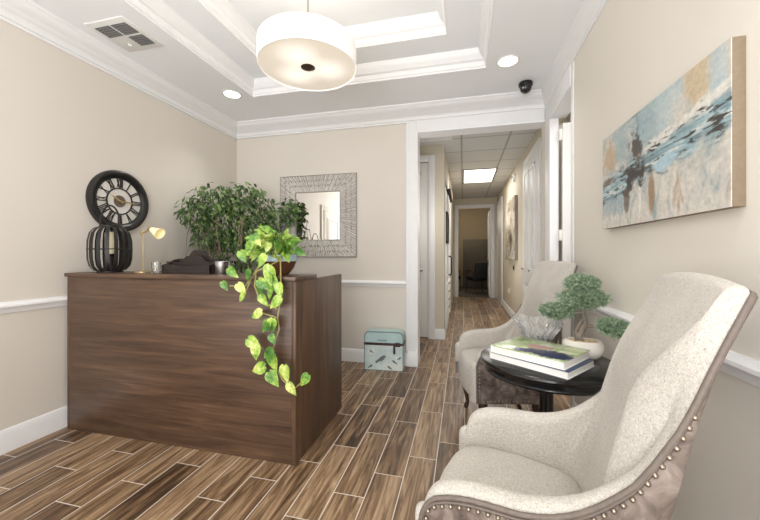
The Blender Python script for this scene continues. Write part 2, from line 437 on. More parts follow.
TX0, TX1, TY0, TY1, TZ1 = -2.015, 0.19, 0.83, 2.935, 2.885
UX0, UX1, UY0, UY1, TZ2 = -1.72, -0.116, 1.12, 2.646, 3.03
mb = MB()
def ring(mb, X0, X1, Y0, Y1, a0, a1, b0, b1, z0, z1):
    mb.box(X0, a0, Y0, Y1, z0, z1); mb.box(a1, X1, Y0, Y1, z0, z1); mb.box(a0, a1, Y0, b0, z0, z1); mb.box(a0, a1, b1, Y1, z0, z1)
ring(mb, XL, XR, YF, YB, TX0, TX1, TY0, TY1, HC, TZ1)
ring(mb, XL, XR, YF, YB, UX0, UX1, UY0, UY1, TZ1, TZ2)
mb.box(XL, XR, YF, YB, TZ2, 3.2)
S('ceiling', mb, M['ceil'], 'white ceiling with a stepped tray recess', 'ceiling')

def crown(h, p):   # profile from wall/top corner: (offset from wall, z relative to top)
    return [(0, 0), (p, 0), (p, -0.10 * h), (p * 0.93, -0.13 * h), (p * 0.90, -0.22 * h), (p * 0.80, -0.32 * h), (p * 0.62, -0.42 * h), (p * 0.46, -0.50 * h),
            (p * 0.42, -0.56 * h), (p * 0.34, -0.58 * h), (p * 0.24, -0.66 * h), (p * 0.19, -0.80 * h), (p * 0.19, -0.86 * h), (p * 0.11, -0.88 * h), (p * 0.11, -h), (0, -h)]
cw = lambda p: [(o, HC + z) for o, z in crown(0.14, p)]
S('trim_1', sweep(MB(), cw(0.172), [(XR, YB), (XL, YB)]), M['trim'], 'white crown moulding along the top of the back wall', 'moulding', 50)
S('trim_15', sweep(MB(), cw(0.132), [(XL, YB), (XL, YF)]), M['trim'], 'white crown moulding along the top of the left wall', 'moulding', 50)
S('trim_16', sweep(MB(), cw(0.068), [(XR, YF), (XR, YB)]), M['trim'], 'white crown moulding along the top of the right wall', 'moulding', 50)
pr = [(o, TZ1 + z) for o, z in crown(0.142, 0.068)]
S('trim_2', sweep(MB(), pr, [(TX1, TY0), (TX1, TY1), (TX0, TY1), (TX0, TY0)], True), M['trim'], 'white moulding around the outer, lower tray step', 'moulding', 50)
pr = [(o, TZ2 + z) for o, z in crown(0.145, 0.068)]
S('trim_3', sweep(MB(), pr, [(UX1, UY0), (UX1, UY1), (UX0, UY1), (UX0, UY0)], True), M['trim'], 'white moulding around the inner, upper tray step', 'moulding', 50)

def rail(z): return [(0, z), (0.012, z), (0.018, z - 0.012), (0.030, z - 0.018), (0.032, z - 0.030), (0.020, z - 0.040), (0.014, z - 0.055), (0.010, z - 0.068), (0, z - 0.068)]
BP = [(0, 0), (0.016, 0), (0.016, 0.105), (0.012, 0.118), (0.010, 0.132), (0.004, 0.142), (0, 0.142)]
S('trim_4', sweep(MB(), rail(0.910), [(-0.58, YB), (XL, YB), (XL, 1.085)]), M['trim'], 'white chair rail on the left and back walls', 'chair rail', 50)
S('trim_5', sweep(MB(), rail(0.910), [(XR, YF), (XR, 2.705)]), M['trim'], 'white chair rail on the right wall behind the armchairs', 'chair rail', 50)
S('baseboard_left', sweep(MB(), BP, [(XL, YB - 0.02), (XL, 1.085)]), M['trim'], 'white baseboard along the left wall', 'baseboard', 50)
S('baseboard_back', sweep(MB(), BP, [(-0.58, YB), (XL, YB)]), M['trim'], 'white baseboard along the back wall', 'baseboard', 50)
S('baseboard_right', sweep(MB(), BP, [(XR, YF), (XR, 2.705)]), M['trim'], 'white baseboard along the right wall', 'baseboard', 50)

# casing of the hall opening (back wall) and its jamb lining
mb = MB()
mb.box(-0.579, -0.477, YB - 0.022, YB, 0, 2.61, 0.004); mb.box(-0.592, -0.57, YB - 0.03, YB, 0.142, 2.61, 0.003)
mb.box(-0.477, 0.773, YB - 0.022, YB, 2.505, 2.61, 0.004)
mb.box(-0.48, -0.468, YB - 0.02, YB + 0.17, 0, 2.51); mb.box(-0.585, -0.465, YB - 0.03, YB, 0, 0.16, 0.003)
S('trim_6', mb, M['trim'], 'white casing framing the wide opening to the hall', 'casing')
mb = MB(); mb.box(-0.468, 0.78, YB - 0.018, YB + 0.17, 2.490, 2.508)
S('trim_7', mb, M['ceil'], 'underside lining of the hall opening head', 'casing')
mb = MB()
mb.box(XR - 0.007, XR, 2.705, 2.765, 0, 2.60, 0.003); mb.box(XR - 0.006, XR, 3.40, 3.576, 0, 2.60, 0.002)
mb.box(XR - 0.012, XR, 2.765, 3.40, 2.455, 2.60, 0.003)
mb.box(XR, XR + 0.13, 2.762, 2.772, 0, 2.455); mb.box(XR - 0.006, XR + 0.068, 3.390, 3.399, 0, 2.455)
S('trim_8', mb, M['trim'], 'white casing of the side doorway in the right wall', 'casing')
mb = MB(); mb.box(XR - 0.010, XR + 0.13, 2.772, 3.394, 2.44, 2.456)
S('trim_9', mb, M['ceil'], 'head lining of the side doorway', 'casing')

def panel_door(name, label, loc, rz, w, h, rows, mat=None, handle=None, th=0.04):
    d = thing(name, label, 'door', loc, rz, kind='structure')
    mb = MB(); mb.box(0, w, -th / 2, th / 2, 0, h, 0.002)
    mb.build('slab', mat or M['door'], d)
    pm = MB()
    for (x0, x1, z0, z1) in rows:
        for sgn in (-1, 1):
            y = sgn * th / 2
            pm.box(x0, x1, min(y, y + sgn * 0.010), max(y, y + sgn * 0.010), z0, z0 + 0.022); pm.box(x0, x1, min(y, y + sgn * 0.010), max(y, y + sgn * 0.010), z1 - 0.022, z1)
            pm.box(x0, x0 + 0.022, min(y, y + sgn * 0.010), max(y, y + sgn * 0.010), z0, z1); pm.box(x1 - 0.022, x1, min(y, y + sgn * 0.010), max(y, y + sgn * 0.010), z0, z1)
            pm.box(x0 + 0.06, x1 - 0.06, min(y, y + sgn * 0.007), max(y, y + sgn * 0.007), z0 + 0.06, z1 - 0.06, 0.003)
    if rows: pm.build('raised_panel', mat or M['door'], d, label='moulded raised panels')
    if handle:
        hx, hz, sg = handle
        hb = MB()
        hb.lathe([(0.028, 0), (0.028, 0.008), (0.012, 0.012), (0.012, 0.045), (0.001, 0.046)], 16, Matrix.Translation((hx, sg * th / 2, hz)) @ Matrix.Rotation(R(-90 * -sg), 4, 'X') )
        hb.tube([(hx, sg * (th / 2 + 0.04), hz), (hx - 0.06 * (1 if hx > w / 2 else -1), sg * (th / 2 + 0.044), hz), (hx - 0.11 * (1 if hx > w / 2 else -1), sg * (th / 2 + 0.04), hz - 0.004)], 0.009, 8)
        hb.build('lever_handle', M['bronze'], d, label='dark bronze lever handle')
    return d
six = lambda w, h: [(0.1, w / 2 - 0.04, 0.2, 0.8), (w / 2 + 0.04, w - 0.1, 0.2, 0.8), (0.1, w / 2 - 0.04, 0.95, h - 0.15), (w / 2 + 0.04, w - 0.1, 0.95, h - 0.15)]
two = lambda w, h: [(0.11, w - 0.11, 0.2, 0.85), (0.11, w - 0.11, 1.0, h - 0.14)]
# open door of the side room, hinged on the far jamb
d = panel_door('door_1', 'white door standing open in the right side doorway', (0.872, 3.365, 0.01), 0, 0.74, 2.37, [])
hb = MB()
for z in (0.25, 1.36, 2.27): hb.box(-0.026, 0.002, -0.012, 0.027, z - 0.05, z + 0.05, 0.003)
hb.build('hinge', M['plate'], d)
# facing door on the left of the hall, door in the hall's right wall, door leaf at the hall end
panel_door('door_2', 'white panel door at the left of the hall entrance', (-1.30, 4.86, 0.012), 0, 0.825, 2.49, two(0.825, 2.49), handle=(0.745, 0.95, -1))
panel_door('door_3', 'closed white panel door in the right wall of the hall', (0.885, 4.42, 0.012), R(90), 0.92, 2.48, six(0.92, 2.48), handle=(0.85, 0.98, 1))
panel_door('door_4', 'white panel door swung open at the hall end', (0.72, 9.86, 0.012), R(88), 0.85, 2.40, two(0.85, 2.4))
panel_door('door_5', 'white arched-panel door on the left wall seen in the mirror', (XL + 0.022, 0.12, 0.012), R(90), 0.86, 2.05, [(0.12, 0.74, 0.2, 0.9), (0.12, 0.74, 1.05, 1.9)], M['doorcream'])
mb = MB(); mb.box(XL, XL + 0.03, 0.02, 0.11, 0, 2.16, 0.004); mb.box(XL, XL + 0.03, 0.99, 1.08, 0, 2.16, 0.004); mb.box(XL, XL + 0.03, 0.11, 0.99, 2.07, 2.16, 0.004)
S('trim_10', mb, M['doorcream'], 'white casing of the door on the left wall', 'casing')
mb = MB(); mb.box(-0.475, -0.385, 4.80, 4.83, 0, 2.60, 0.004); mb.box(-1.31, -0.475, 4.80, 4.83, 2.51, 2.60, 0.004); mb.box(-1.40, -1.31, 4.80, 4.83, 0, 2.60, 0.004)
S('trim_11', mb, M['trim'], 'white casing of the left hall door', 'casing')
mb = MB(); mb.box(0.872, 0.90, 4.31, 4.41, 0, 2.58, 0.004); mb.box(0.872, 0.90, 5.35, 5.45, 0, 2.58, 0.004); mb.box(0.872, 0.90, 4.41, 5.35, 2.50, 2.58, 0.004)
S('trim_12', mb, M['trim'], 'white casing of the door in the right hall wall', 'casing')
mb = MB(); mb.box(-0.226, -0.136, 9.67, 9.70, 0, 2.56, 0.004); mb.box(0.743, 0.833, 9.67, 9.70, 0, 2.56, 0.004); mb.box(-0.136, 0.743, 9.67, 9.70, 2.47, 2.56, 0.004)
mb.box(-0.14, -0.128, 9.69, 9.85, 0, 2.47); mb.box(0.735, 0.747, 9.69, 9.85, 0, 2.47)
S('trim_13', mb, M['trim'], 'white casing of the doorway at the hall end', 'casing')
mb = MB(); mb.box(0.875, 0.90, 8.35, 8.47, 0, 2.56, 0.004); mb.box(0.875, 0.90, 9.45, 9.55, 0, 2.56, 0.004); mb.box(0.875, 0.90, 8.47, 9.45, 2.47, 2.56, 0.004); mb.box(0.885, 0.90, 8.47, 9.45, 0, 2.47)
S('trim_14', mb, M['trim'], 'white casing and door at the far end of the right hall wall', 'casing')

# hall shell
mb = MB(); mb.box(-1.9, -1.31, 4.83, 4.95, 0, 2.9); mb.box(-1.31, -0.475, 4.83, 4.95, 2.51, 2.9); mb.box(-0.475, -0.26, 4.83, 4.95, 0, 2.9); mb.box(-1.31, -0.475, 4.92, 4.95, 0, 2.51)
S('wall_hall_facing', mb, M['hallwall'], 'beige wall with the white door facing the hall opening', 'wall')
S('wall_hall_left', MB().box(-0.38, -0.26, 4.95, 9.70, 0, 2.9), M['hallwall'], 'beige left wall of the hall', 'wall')
S('wall_hall_side', MB().box(-2.0, -1.9, YB + 0.15, 4.95, 0, 2.9), M['hallwall'], 'side wall of the hall entrance', 'wall')
S('wall_hall_right', MB().box(0.90, 1.02, YB + 0.15, 9.70, 0, 2.9), M['hallwall'], 'beige right wall of the hall', 'wall')
mb = MB(); mb.box(-0.38, -0.136, 9.70, 9.85, 0, 2.9); mb.box(0.743, 1.02, 9.70, 9.85, 0, 2.9); mb.box(-0.136, 0.743, 9.70, 9.85, 2.47, 2.9)
S('wall_hall_end', mb, M['hallwall'], 'beige end wall of the hall around a doorway', 'wall')
S('ceiling', MB().box(-1.9, 1.02, YB + 0.15, 9.85, 2.74, 2.9), M['tile'], 'grey acoustic tile ceiling of the hall', 'ceiling')
S('baseboard_hall_right', sweep(MB(), BP, [(0.90, 5.46), (0.90, 8.34)]), M['trim'], 'white baseboard along the right hall wall', 'baseboard', 50)
S('baseboard_hall_facing', sweep(MB(), BP, [(-0.26, 4.90), (-0.26, 4.83), (-0.384, 4.83)]), M['trim'], 'white baseboard at the left hall corner', 'baseboard', 50)
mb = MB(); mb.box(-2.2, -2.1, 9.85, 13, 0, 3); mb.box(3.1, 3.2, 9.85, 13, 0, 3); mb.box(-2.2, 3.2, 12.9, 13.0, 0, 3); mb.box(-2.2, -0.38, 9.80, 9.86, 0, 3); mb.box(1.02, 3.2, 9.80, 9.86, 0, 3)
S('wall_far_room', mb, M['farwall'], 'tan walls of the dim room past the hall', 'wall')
S('ceiling', MB().box(-2.2, 3.2, 9.85, 13.0, 2.9, 3.0), M['ceil'], 'ceiling of the dim room past the hall', 'ceiling')
mb = MB(); mb.box(2.5, 2.6, 1.0, YB + 0.15, 0, 3); mb.box(0.90, 2.6, 0.9, 1.0, 0, 3); mb.box(1.02, 2.6, YB, YB + 0.15, 0, 3)
S('wall_side_room', mb, M['wall'], 'beige walls of the side room past the right doorway', 'wall')
S('ceiling', MB().box(0.90, 2.6, 0.9, YB + 0.15, 2.9, 3.0), M['ceil'], 'ceiling of the side room', 'ceiling')

# ------------------------------------------------------------------ reception desk
d = thing('reception_desk', 'dark walnut reception desk with a raised counter top', 'desk', (-1.78, 2.1, 0))
def dp(name, bx, mat, bev=0.002, label=None):
    x0, x1, y0, y1, z0, z1 = bx
    return MB().box(x0 + 1.78, x1 + 1.78, y0 - 2.1, y1 - 2.1, z0, z1, bev).build(name, mat, d, label=label)
DX0, DX1 = -2.62, -0.92
dp('front_panel', (DX0, DX1 - 0.026, 1.745, 1.772, 0.0, 1.045), M['desk_h'], label='walnut front panel with horizontal grain')
dp('side_panel', (DX1 - 0.025, DX1, 1.742, 2.49, 0.0, 1.044), M['desk_v'], label='walnut end panel with vertical grain')
dp('side_panel', (DX0 - 0.025, DX0, 1.745, 2.49, 0.0, 1.044), M['desk_v'])
dp('counter_top', (DX0 - 0.028, DX1 + 0.006, 1.728, 2.02, 1.045, 1.070), M['desk_h'], 0.003, label='narrow raised walnut counter top')
dp('work_surface', (DX0, DX1 - 0.026, 1.773, 2.44, 0.715, 0.745), M['desk_h'])
dp('support_panel', (DX0, DX1 - 0.026, 1.98, 2.0, 0.745, 1.045), M['desk_h'])
CT = 1.070

# ------------------------------------------------------------------ candle lantern on the desk
L = thing('candle_lantern', 'black banded lantern with a loop handle on the desk beside the clock', 'lantern', (-2.435, 1.875, CT))
prof = [(0.06, 0.006), (0.092, 0.016), (0.116, 0.046), (0.127, 0.095), (0.129, 0.16), (0.127, 0.225), (0.115, 0.28), (0.090, 0.312), (0.058, 0.325)]
mb = MB()
for k in range(16):
    a = 2 * PI * k / 16; ca, sa = math.cos(a), math.sin(a); w = 0.0115
    rows = []
    for (r, z) in prof:
        rows.append([(r * ca + w * sa, r * sa - w * ca, z), (r * ca - w * sa, r * sa + w * ca, z), ((r - .004) * ca - w * sa, (r - .004) * sa + w * ca, z), ((r - .004) * ca + w * sa, (r - .004) * sa - w * ca, z)])
    mb.grid(rows, True)
mb.build('band', M['black'], L, label='sixteen bent black metal bands')
mb = MB(); ringpts = lambda r, z, n=40: [(r * math.cos(2 * PI * i / n), r * math.sin(2 * PI * i / n), z) for i in range(n)]
mb.tube(ringpts(0.1275, 0.165), 0.004, 6, closed=True); mb.build('hoop', M['black'], L)
MB().lathe([(0.001, 0.0), (0.075, 0.0), (0.075, 0.012), (0.05, 0.016), (0.001, 0.016)], 32).build('base', M['black'], L)
mb = MB(); mb.lathe([(0.052, 0.318), (0.062, 0.318), (0.062, 0.332), (0.052, 0.332)], 32, closed=True); mb.build('top_ring', M['black'], L)
mb = MB(); mb.tube([(0.064 * math.cos(t) , 0.02 * math.cos(t), 0.330 + 0.145 * math.sin(t)) for t in [PI * i / 18 for i in range(19)]], 0.006, 8); mb.build('loop_handle', M['black'], L)
c = thing('pillar_candle', 'ivory pillar candle on a black holder inside the lantern', 'candle', (-2.435, 1.875, CT + 0.016))
MB().lathe([(0.001, 0.0), (0.045, 0.0), (0.042, 0.015), (0.03, 0.03), (0.035, 0.10), (0.045, 0.108), (0.045, 0.116), (0.001, 0.116)], 20).build('candle_holder', M['black'], c)
MB().lathe([(0.001, 0.116), (0.030, 0.116), (0.030, 0.264), (0.026, 0.27), (0.001, 0.266)], 20).build('wax', M['candle'], c)
MB().tube([(0, 0, 0.265), (0.001, 0, 0.275), (0.003, 0, 0.283)], 0.0016, 6).build('wick', M['black'], c)

# ------------------------------------------------------------------ wall clock
K = thing('wall_clock', 'large round black wall clock with roman numerals', 'clock', (XL, 2.135, 1.622))
toX = Matrix.Rotation(R(90), 4, 'Y')     # local z -> +x (out of the wall)
MB().lathe([(0.182, 0.0), (0.243, 0.0), (0.245, 0.02), (0.240, 0.036), (0.227, 0.042), (0.208, 0.038), (0.196, 0.028), (0.188, 0.022), (0.182, 0.016)], 56, toX, True).build('frame', M['black2'], K)
MB().lathe([(0.001, 0.001), (0.188, 0.001), (0.188, 0.014), (0.001, 0.014)], 48, toX).build('dial', M['clockface'], K, label='pale dial')
mb = MB()
mb.lathe([(0.180, 0.014), (0.189, 0.014), (0.189, 0.020), (0.180, 0.020)], 48, toX, True); mb.lathe([(0.098, 0.014), (0.108, 0.014), (0.108, 0.020), (0.098, 0.020)], 48, toX, True)
mb.build('dial_ring', M['black2'], K)
ro = ['XII', 'I', 'II', 'III', 'IV', 'V', 'VI', 'VII', 'VIII', 'IX', 'X', 'XI']
for i, txt in enumerate(ro):
    ang = -2 * PI * i / 12
    mb = MB(); wd = {'I': 0.013, 'V': 0.026, 'X': 0.026}; tot = sum(wd[ch] for ch in txt); x = -tot / 2
    Mx = Matrix(((0, 0, 1, 0), (1, 0, 0, 0), (0, 1, 0, 0), (0, 0, 0, 1))) @ Matrix.Rotation(ang, 4, 'Z')   # plane coords (right=+y, up=+z, out=+x)
    r0, r1 = 0.110, 0.179
    def stroke(xa, xb, w):
        # slim bar from (xa,r0) to (xb,r1)
        mb.prism([(xa - w, r0), (xa + w, r0), (xb + w, r1), (xb - w, r1)], 0.006, Mx @ Matrix.Translation((0, 0, 0.014)))
    for ch in txt:
        w = wd[ch]; m = x + w / 2
        if ch == 'I': stroke(m, m, 0.0035)
        if ch == 'V': stroke(m, m - w * 0.36, 0.0035); stroke(m, m + w * 0.36, 0.002)
        if ch == 'X': stroke(m + w * 0.36, m - w * 0.36, 0.0035); stroke(m - w * 0.36, m + w * 0.36, 0.002)
        x += w
    mb.build('numeral', M['black2'], K)
MB().lathe([(0.001, 0.014), (0.048, 0.014), (0.046, 0.020), (0.001, 0.022)], 28, toX).build('center_disc', simple('brown_disc', srgb(98, 84, 74), 0.5), K)
Mp = Matrix(((0, 0, 1, 0), (1, 0, 0, 0), (0, 1, 0, 0), (0, 0, 0, 1)))
def hand(ang, ln, w, name, z):
    MB().prism([(-w, -0.03), (w, -0.03), (w * 1.3, ln * 0.6), (0, ln), (-w * 1.3, ln * 0.6)], 0.003, Mp @ Matrix.Rotation(ang, 4, 'Z') @ Matrix.Translation((0, 0, z))).build(name, M['brass'], K, label='gold ' + name.replace('_', ' '))
hand(R(-92), 0.155, 0.004, 'minute_hand', 0.026); hand(R(60), 0.09, 0.006, 'hour_hand', 0.023)
MB().lathe([(0.001, 0.02), (0.009, 0.02), (0.009, 0.032), (0.001, 0.034)], 14, toX).build('hub', M['brass'], K)

# ------------------------------------------------------------------ brass desk lamp
T = thing('desk_lamp', 'slim brass desk lamp with a glowing yellow shade', 'lamp', (-2.20, 1.925, CT))
MB().lathe([(0.001, 0), (0.055, 0), (0.055, 0.006), (0.02, 0.011), (0.001, 0.011)], 28).build('base', M['brass'], T)
MB().tube([(0, 0, 0.008), (0, 0, 0.285)], 0.0042, 10).build('pole', M['brass'], T)
mb = MB(); mb.tube([(-0.012, 0, 0.275), (0.02, 0, 0.286), (0.055, 0.0, 0.306)], 0.006, 8); mb.ball((-0.012, 0, 0.275), 0.011); mb.ball((0.0, 0, 0.287), 0.008); mb.build('arm', M['brass'], T)
mb = MB(); mx = Matrix.Translation((0.118, 0, 0.283)) @ Matrix.Rotation(R(-66), 4, 'Y')
mb.lathe([(0.012, 0.056), (0.016, 0.050), (0.040, -0.030), (0.038, -0.030), (0.014, 0.046)], 28, mx); mb.build('shade', M['desklamp'], T, label='glowing yellow glass shade')
mb = MB(); mb.lathe([(0.001, 0.076), (0.010, 0.074), (0.014, 0.060), (0.014, 0.05), (0.001, 0.05)], 18, mx); mb.build('shade_cap', M['brass'], T)
mb = MB(); mb.tube([(0.02, 0.0, 0.006), (0.05, 0.03, 0.004), (0.09, 0.06, 0.004), (0.12, 0.085, 0.004)], 0.0035, 6); mb.build('power_cord', M['black'], T)

# tumbler + small dark cup, letter tray, votive
def tumbler(name, label, cat, loc, r, h, mat, th=0.003):
    o = MB().lathe([(0.001, 0), (r * 0.86, 0), (r * 0.9, 0.004), (r, h), (r - th, h), (r * 0.86 - th, 0.010), (0.001, 0.010)], 28).build(name, mat, None, 40, loc=loc)
    return tag(o, label, cat)
tumbler('drinking_glass', 'small clear glass tumbler beside the desk lamp', 'glass', (-2.055, 1.895, CT), 0.028, 0.075, M['glass'])
tumbler('pen_cup', 'small black cup next to the dark letter tray', 'cup', (-1.995, 1.955, CT), 0.026, 0.078, M['black2'])
Q = thing('letter_tray', 'dark wooden letter organizer with a scalloped back on the desk', 'letter tray', (-1.785, 1.93, CT))
MB().box(-0.19, 0.19, -0.07, 0.07, 0, 0.012, 0.002).build('base', M['darkwood'], Q)
def scallop(w, z0, h0, h1, n=28, pw=2.0):
    pts = [(-w, z0), (w, z0)]
    for i in range(n + 1):
        x = w - 2 * w * i / n; a = abs(x) / w
        k = h0 + (h1 - h0) * (0.5 + 0.5 * math.cos(min(1, max(0, a - 0.22) / 0.42) * PI)); 
        pts.append((x, k))
    return pts
up = lambda y: Matrix.Translation((0, y, 0)) @ Matrix.Rotation(R(90), 4, 'X')
MB().prism(scallop(0.165, 0.012, 0.098, 0.158), 0.014, up(0.066)).build('back_panel', M['darkwood'], Q)
MB().prism(scallop(0.18, 0.012, 0.075, 0.118), 0.012, up(0.012)).build('divider', M['darkwood'], Q)
MB().prism(scallop(0.19, 0.012, 0.058, 0.048), 0.012, up(-0.052)).build('front_panel', M['darkwood'], Q)
for sx in (-0.19, 0.178):
    MB().prism([(-0.07, 0.012), (0.066, 0.012), (0.066, 0.095), (0.03, 0.09), (-0.03, 0.066), (-0.07, 0.056)], 0.012, Matrix.Translation((sx, 0, 0)) @ Matrix(((0, 0, 1, 0), (1, 0, 0, 0), (0, 1, 0, 0), (0, 0, 0, 1)))).build('side_panel', M['darkwood'], Q)
v = tag(MB().lathe([(0.001, 0), (0.040, 0), (0.042, 0.004), (0.047, 0.06), (0.050, 0.082), (0.047, 0.082), (0.043, 0.06), (0.038, 0.012), (0.001, 0.012)], 32).build('votive_holder', M['chrome'], None, 40, loc=(-1.53, 1.90, CT)), 'silver votive cup at the right of the letter tray', 'candle holder')

# ------------------------------------------------------------------ leaves
def leaf(mb, p, dirv, nrm, ln, wd, fold=0.25, droop=0.25, heart=False):
    d = Vector(dirv).normalized(); n = Vector(nrm); n = (n - d * n.dot(d))
    if n.length < 1e-4: n = d.orthogonal()
    n.normalize(); s = d.cross(n); p = Vector(p)
    if heart: st = [(-0.10, 0.34), (0.06, 0.86), (0.26, 1.0), (0.52, 0.80), (0.78, 0.40), (1.0, 0.0)]
    else: st = [(0.0, 0.05), (0.25, 0.75), (0.5, 1.0), (0.75, 0.65), (1.0, 0.0)]
    rows = []
    for (t, w) in st:
        tc = max(t, 0.0) if heart and t < 0 else t
        c = p + d * (ln * tc) - n * (droop * ln * t * t); e = p + d * (ln * t) - n * (droop * ln * t * t)
        rows.append([e + s * (wd * w / 2) + n * (fold * wd * w / 2), c, e - s * (wd * w / 2) + n * (fold * wd * w / 2)])
    mb.grid(rows)

rng = random.Random(7)
# ficus behind the desk
F = thing('ficus_tree', 'bushy green weeping fig in the corner behind the desk', 'potted tree', (-2.28, 3.02, 0))
bx = lambda x, y, z: (x + 2.28, y - 3.02, z)
MB().lathe([(0.001, 0.0), (0.13, 0.0), (0.15, 0.02), (0.18, 0.30), (0.195, 0.33), (0.18, 0.335), (0.168, 0.30), (0.001, 0.30)], 32).build('pot', M['potbrown'], F)
MB().lathe([(0.001, 0.305), (0.167, 0.305), (0.165, 0.30), (0.001, 0.299)], 24).build('soil', M['soil'], F)
mb = MB(); tips = []
for k in range(9):
    a = 2 * PI * k / 9; r0 = 0.03 + 0.04 * rng.random()
    tx = 0.34 * math.cos(a) * (0.4 + 0.6 * rng.random()); ty = 0.30 * math.sin(a) * (1 if math.sin(a) < 0 else 1) + 0.12 * math.cos(a); tz = 1.45 + 0.4 * rng.random()
    pts = [(r0 * math.cos(a), r0 * math.sin(a), 0.30)]
    for q in (0.3, 0.55, 0.8, 1.0): pts.append((r0 * math.cos(a) + tx * q ** 1.5 + rng.uniform(-.025, .025), r0 * math.sin(a) + ty * q ** 1.5 + rng.uniform(-.025, .025), 0.30 + (tz - 0.3) * q))
    mb.tube(pts, [0.010, 0.007, 0.005, 0.004, 0.002], 6); tips.append(pts[-1])
for k in range(16):
    a = rng.uniform(0, 2 * PI); x = rng.uniform(-0.22, 0.30); y = x * 0.5 - rng.uniform(0.15, 0.28); z = rng.uniform(1.25, 1.6)
    mb.tube([(x, y, z), (x + .03 * math.cos(a), y - .04, z - 0.15), (x + 0.05 * math.cos(a), y - .05, z - rng.uniform(.25, .42))], [0.004, 0.0035, 0.002], 5)
mb.build('branch', M['branch'], F, label='thin pale grey woody stems')
mb = MB()
cl = [(-2.375, 3.05, 1.535, .33, .22, .37, 760), (-2.466, 2.68, 1.615, .11, .14, .165, 160), (-2.21, 3.36, 1.58, .24, .14, .30, 420), (-2.40, 2.84, 1.73, .21, .18, .17, 280), (-1.935, 3.46, 1.67, .10, .07, .17, 100),
      (-2.27, 3.0, 1.24, .30, .20, .27, 420), (-2.24, 3.1, 1.84, .22, .16, .11, 180), (-2.44, 2.80, 1.41, .14, .14, .17, 140), (-2.05, 3.36, 1.29, .14, .11, .17, 80)]
for (cx, cy, cz, rx, ry, rz, n) in cl:
    for i in range(n):
        u = Vector((rng.gauss(0, 1), rng.gauss(0, 1), rng.gauss(0, 1))).normalized(); q = rng.uniform(0.45, 1.05)
        p = bx(cx + u.x * rx * q, cy + u.y * ry * q, cz + u.z * rz * q)
        if p[0] < -0.39 or p[1] > 0.54: continue
        dv = Vector((u.x * 0.7 + rng.uniform(-.6, .6), u.y * 0.7 + rng.uniform(-.6, .6), -0.6 + rng.uniform(-.5, .6)))
        leaf(mb, p, dv, (rng.uniform(-.6, .6), -0.8 + rng.uniform(-.5, .5), 0.8), rng.uniform(0.048, 0.082), rng.uniform(0.019, 0.030), 0.25, 0.2)
for i in range(26):     # stray sprigs towards the mirror
    t = rng.random(); p = bx(-2.03 + 0.20 * t + rng.uniform(-.03, .03), 3.49, 1.62 + 0.12 * math.sin(3 * t) + rng.uniform(-.05, .05))
    leaf(mb, p, (0.7, rng.uniform(-.5, .5), rng.uniform(-1, .4)), (0, -1, 0.5), 0.07, 0.028)
for p in mb.v: p.x = max(p.x, -0.395); p.y = min(p.y, 0.545)
mb.build('foliage', M['ficus'], F, 0, label='dense small pointed dark green leaves')

# pothos on the counter
P_ = thing('pothos_plant', 'yellow-green trailing pothos in a brown bowl on the desk corner', 'potted plant', (-1.105, 1.895, CT + 0.001))
MB().lathe([(0.001, 0), (0.05, 0), (0.055, 0.006), (0.085, 0.045), (0.100, 0.085), (0.096, 0.086), (0.08, 0.05), (0.001, 0.04)], 36).build('bowl', M['potbrown'], P_, label='brown glazed bowl')
MB().lathe([(0.101, 0.085), (0.103, 0.100), (0.100, 0.125), (0.096, 0.125), (0.096, 0.085)], 36, None, True).build('bowl_rim', M['potblue'], P_, label='pale blue glazed rim')
MB().lathe([(0.001, 0.112), (0.096, 0.112), (0.080, 0.055), (0.001, 0.05)], 24).build('soil', M['soil'], P_)
lx = lambda x, y, z: (x + 1.105, y - 1.895, z - CT)
mb = MB(); vines = [
 [(-1.09, 1.86, 1.20), (-1.06, 1.76, 1.24), (-1.002, 1.70, 1.16), (-1.136, 1.69, 1.099), (-1.147, 1.69, 1.018), (-1.113, 1.69, 0.938), (-1.002, 1.69, 0.892)],
 [(-1.07, 1.86, 1.19), (-1.02, 1.75, 1.18), (-0.985, 1.695, 1.05), (-0.991, 1.69, 0.903), (-1.002, 1.69, 0.843), (-0.991, 1.69, 0.784), (-1.013, 1.69, 0.723), (-1.035, 1.69, 0.653), (-1.013, 1.69, 0.565), (-0.969, 1.69, 0.499), (-0.904, 1.69, 0.456), (-0.84, 1.69, 0.511)],
 [(-1.002, 1.69, 0.843), (-1.068, 1.69, 0.86), (-1.12, 1.69, 0.87)],
 [(-1.136, 1.69, 1.099), (-1.205, 1.69, 1.016), (-1.31, 1.69, 1.014)],
 [(-1.10, 1.86, 1.20), (-1.10, 1.76, 1.20), (-1.159, 1.70, 1.088), (-1.193, 1.69, 1.007), (-1.216, 1.69, 0.945)]]
for vn in vines: mb.tube([lx(*p) for p in vn], 0.0042, 6)
mb.build('vine', M['stem'], P_, label='pale trailing vines')
mb = MB()
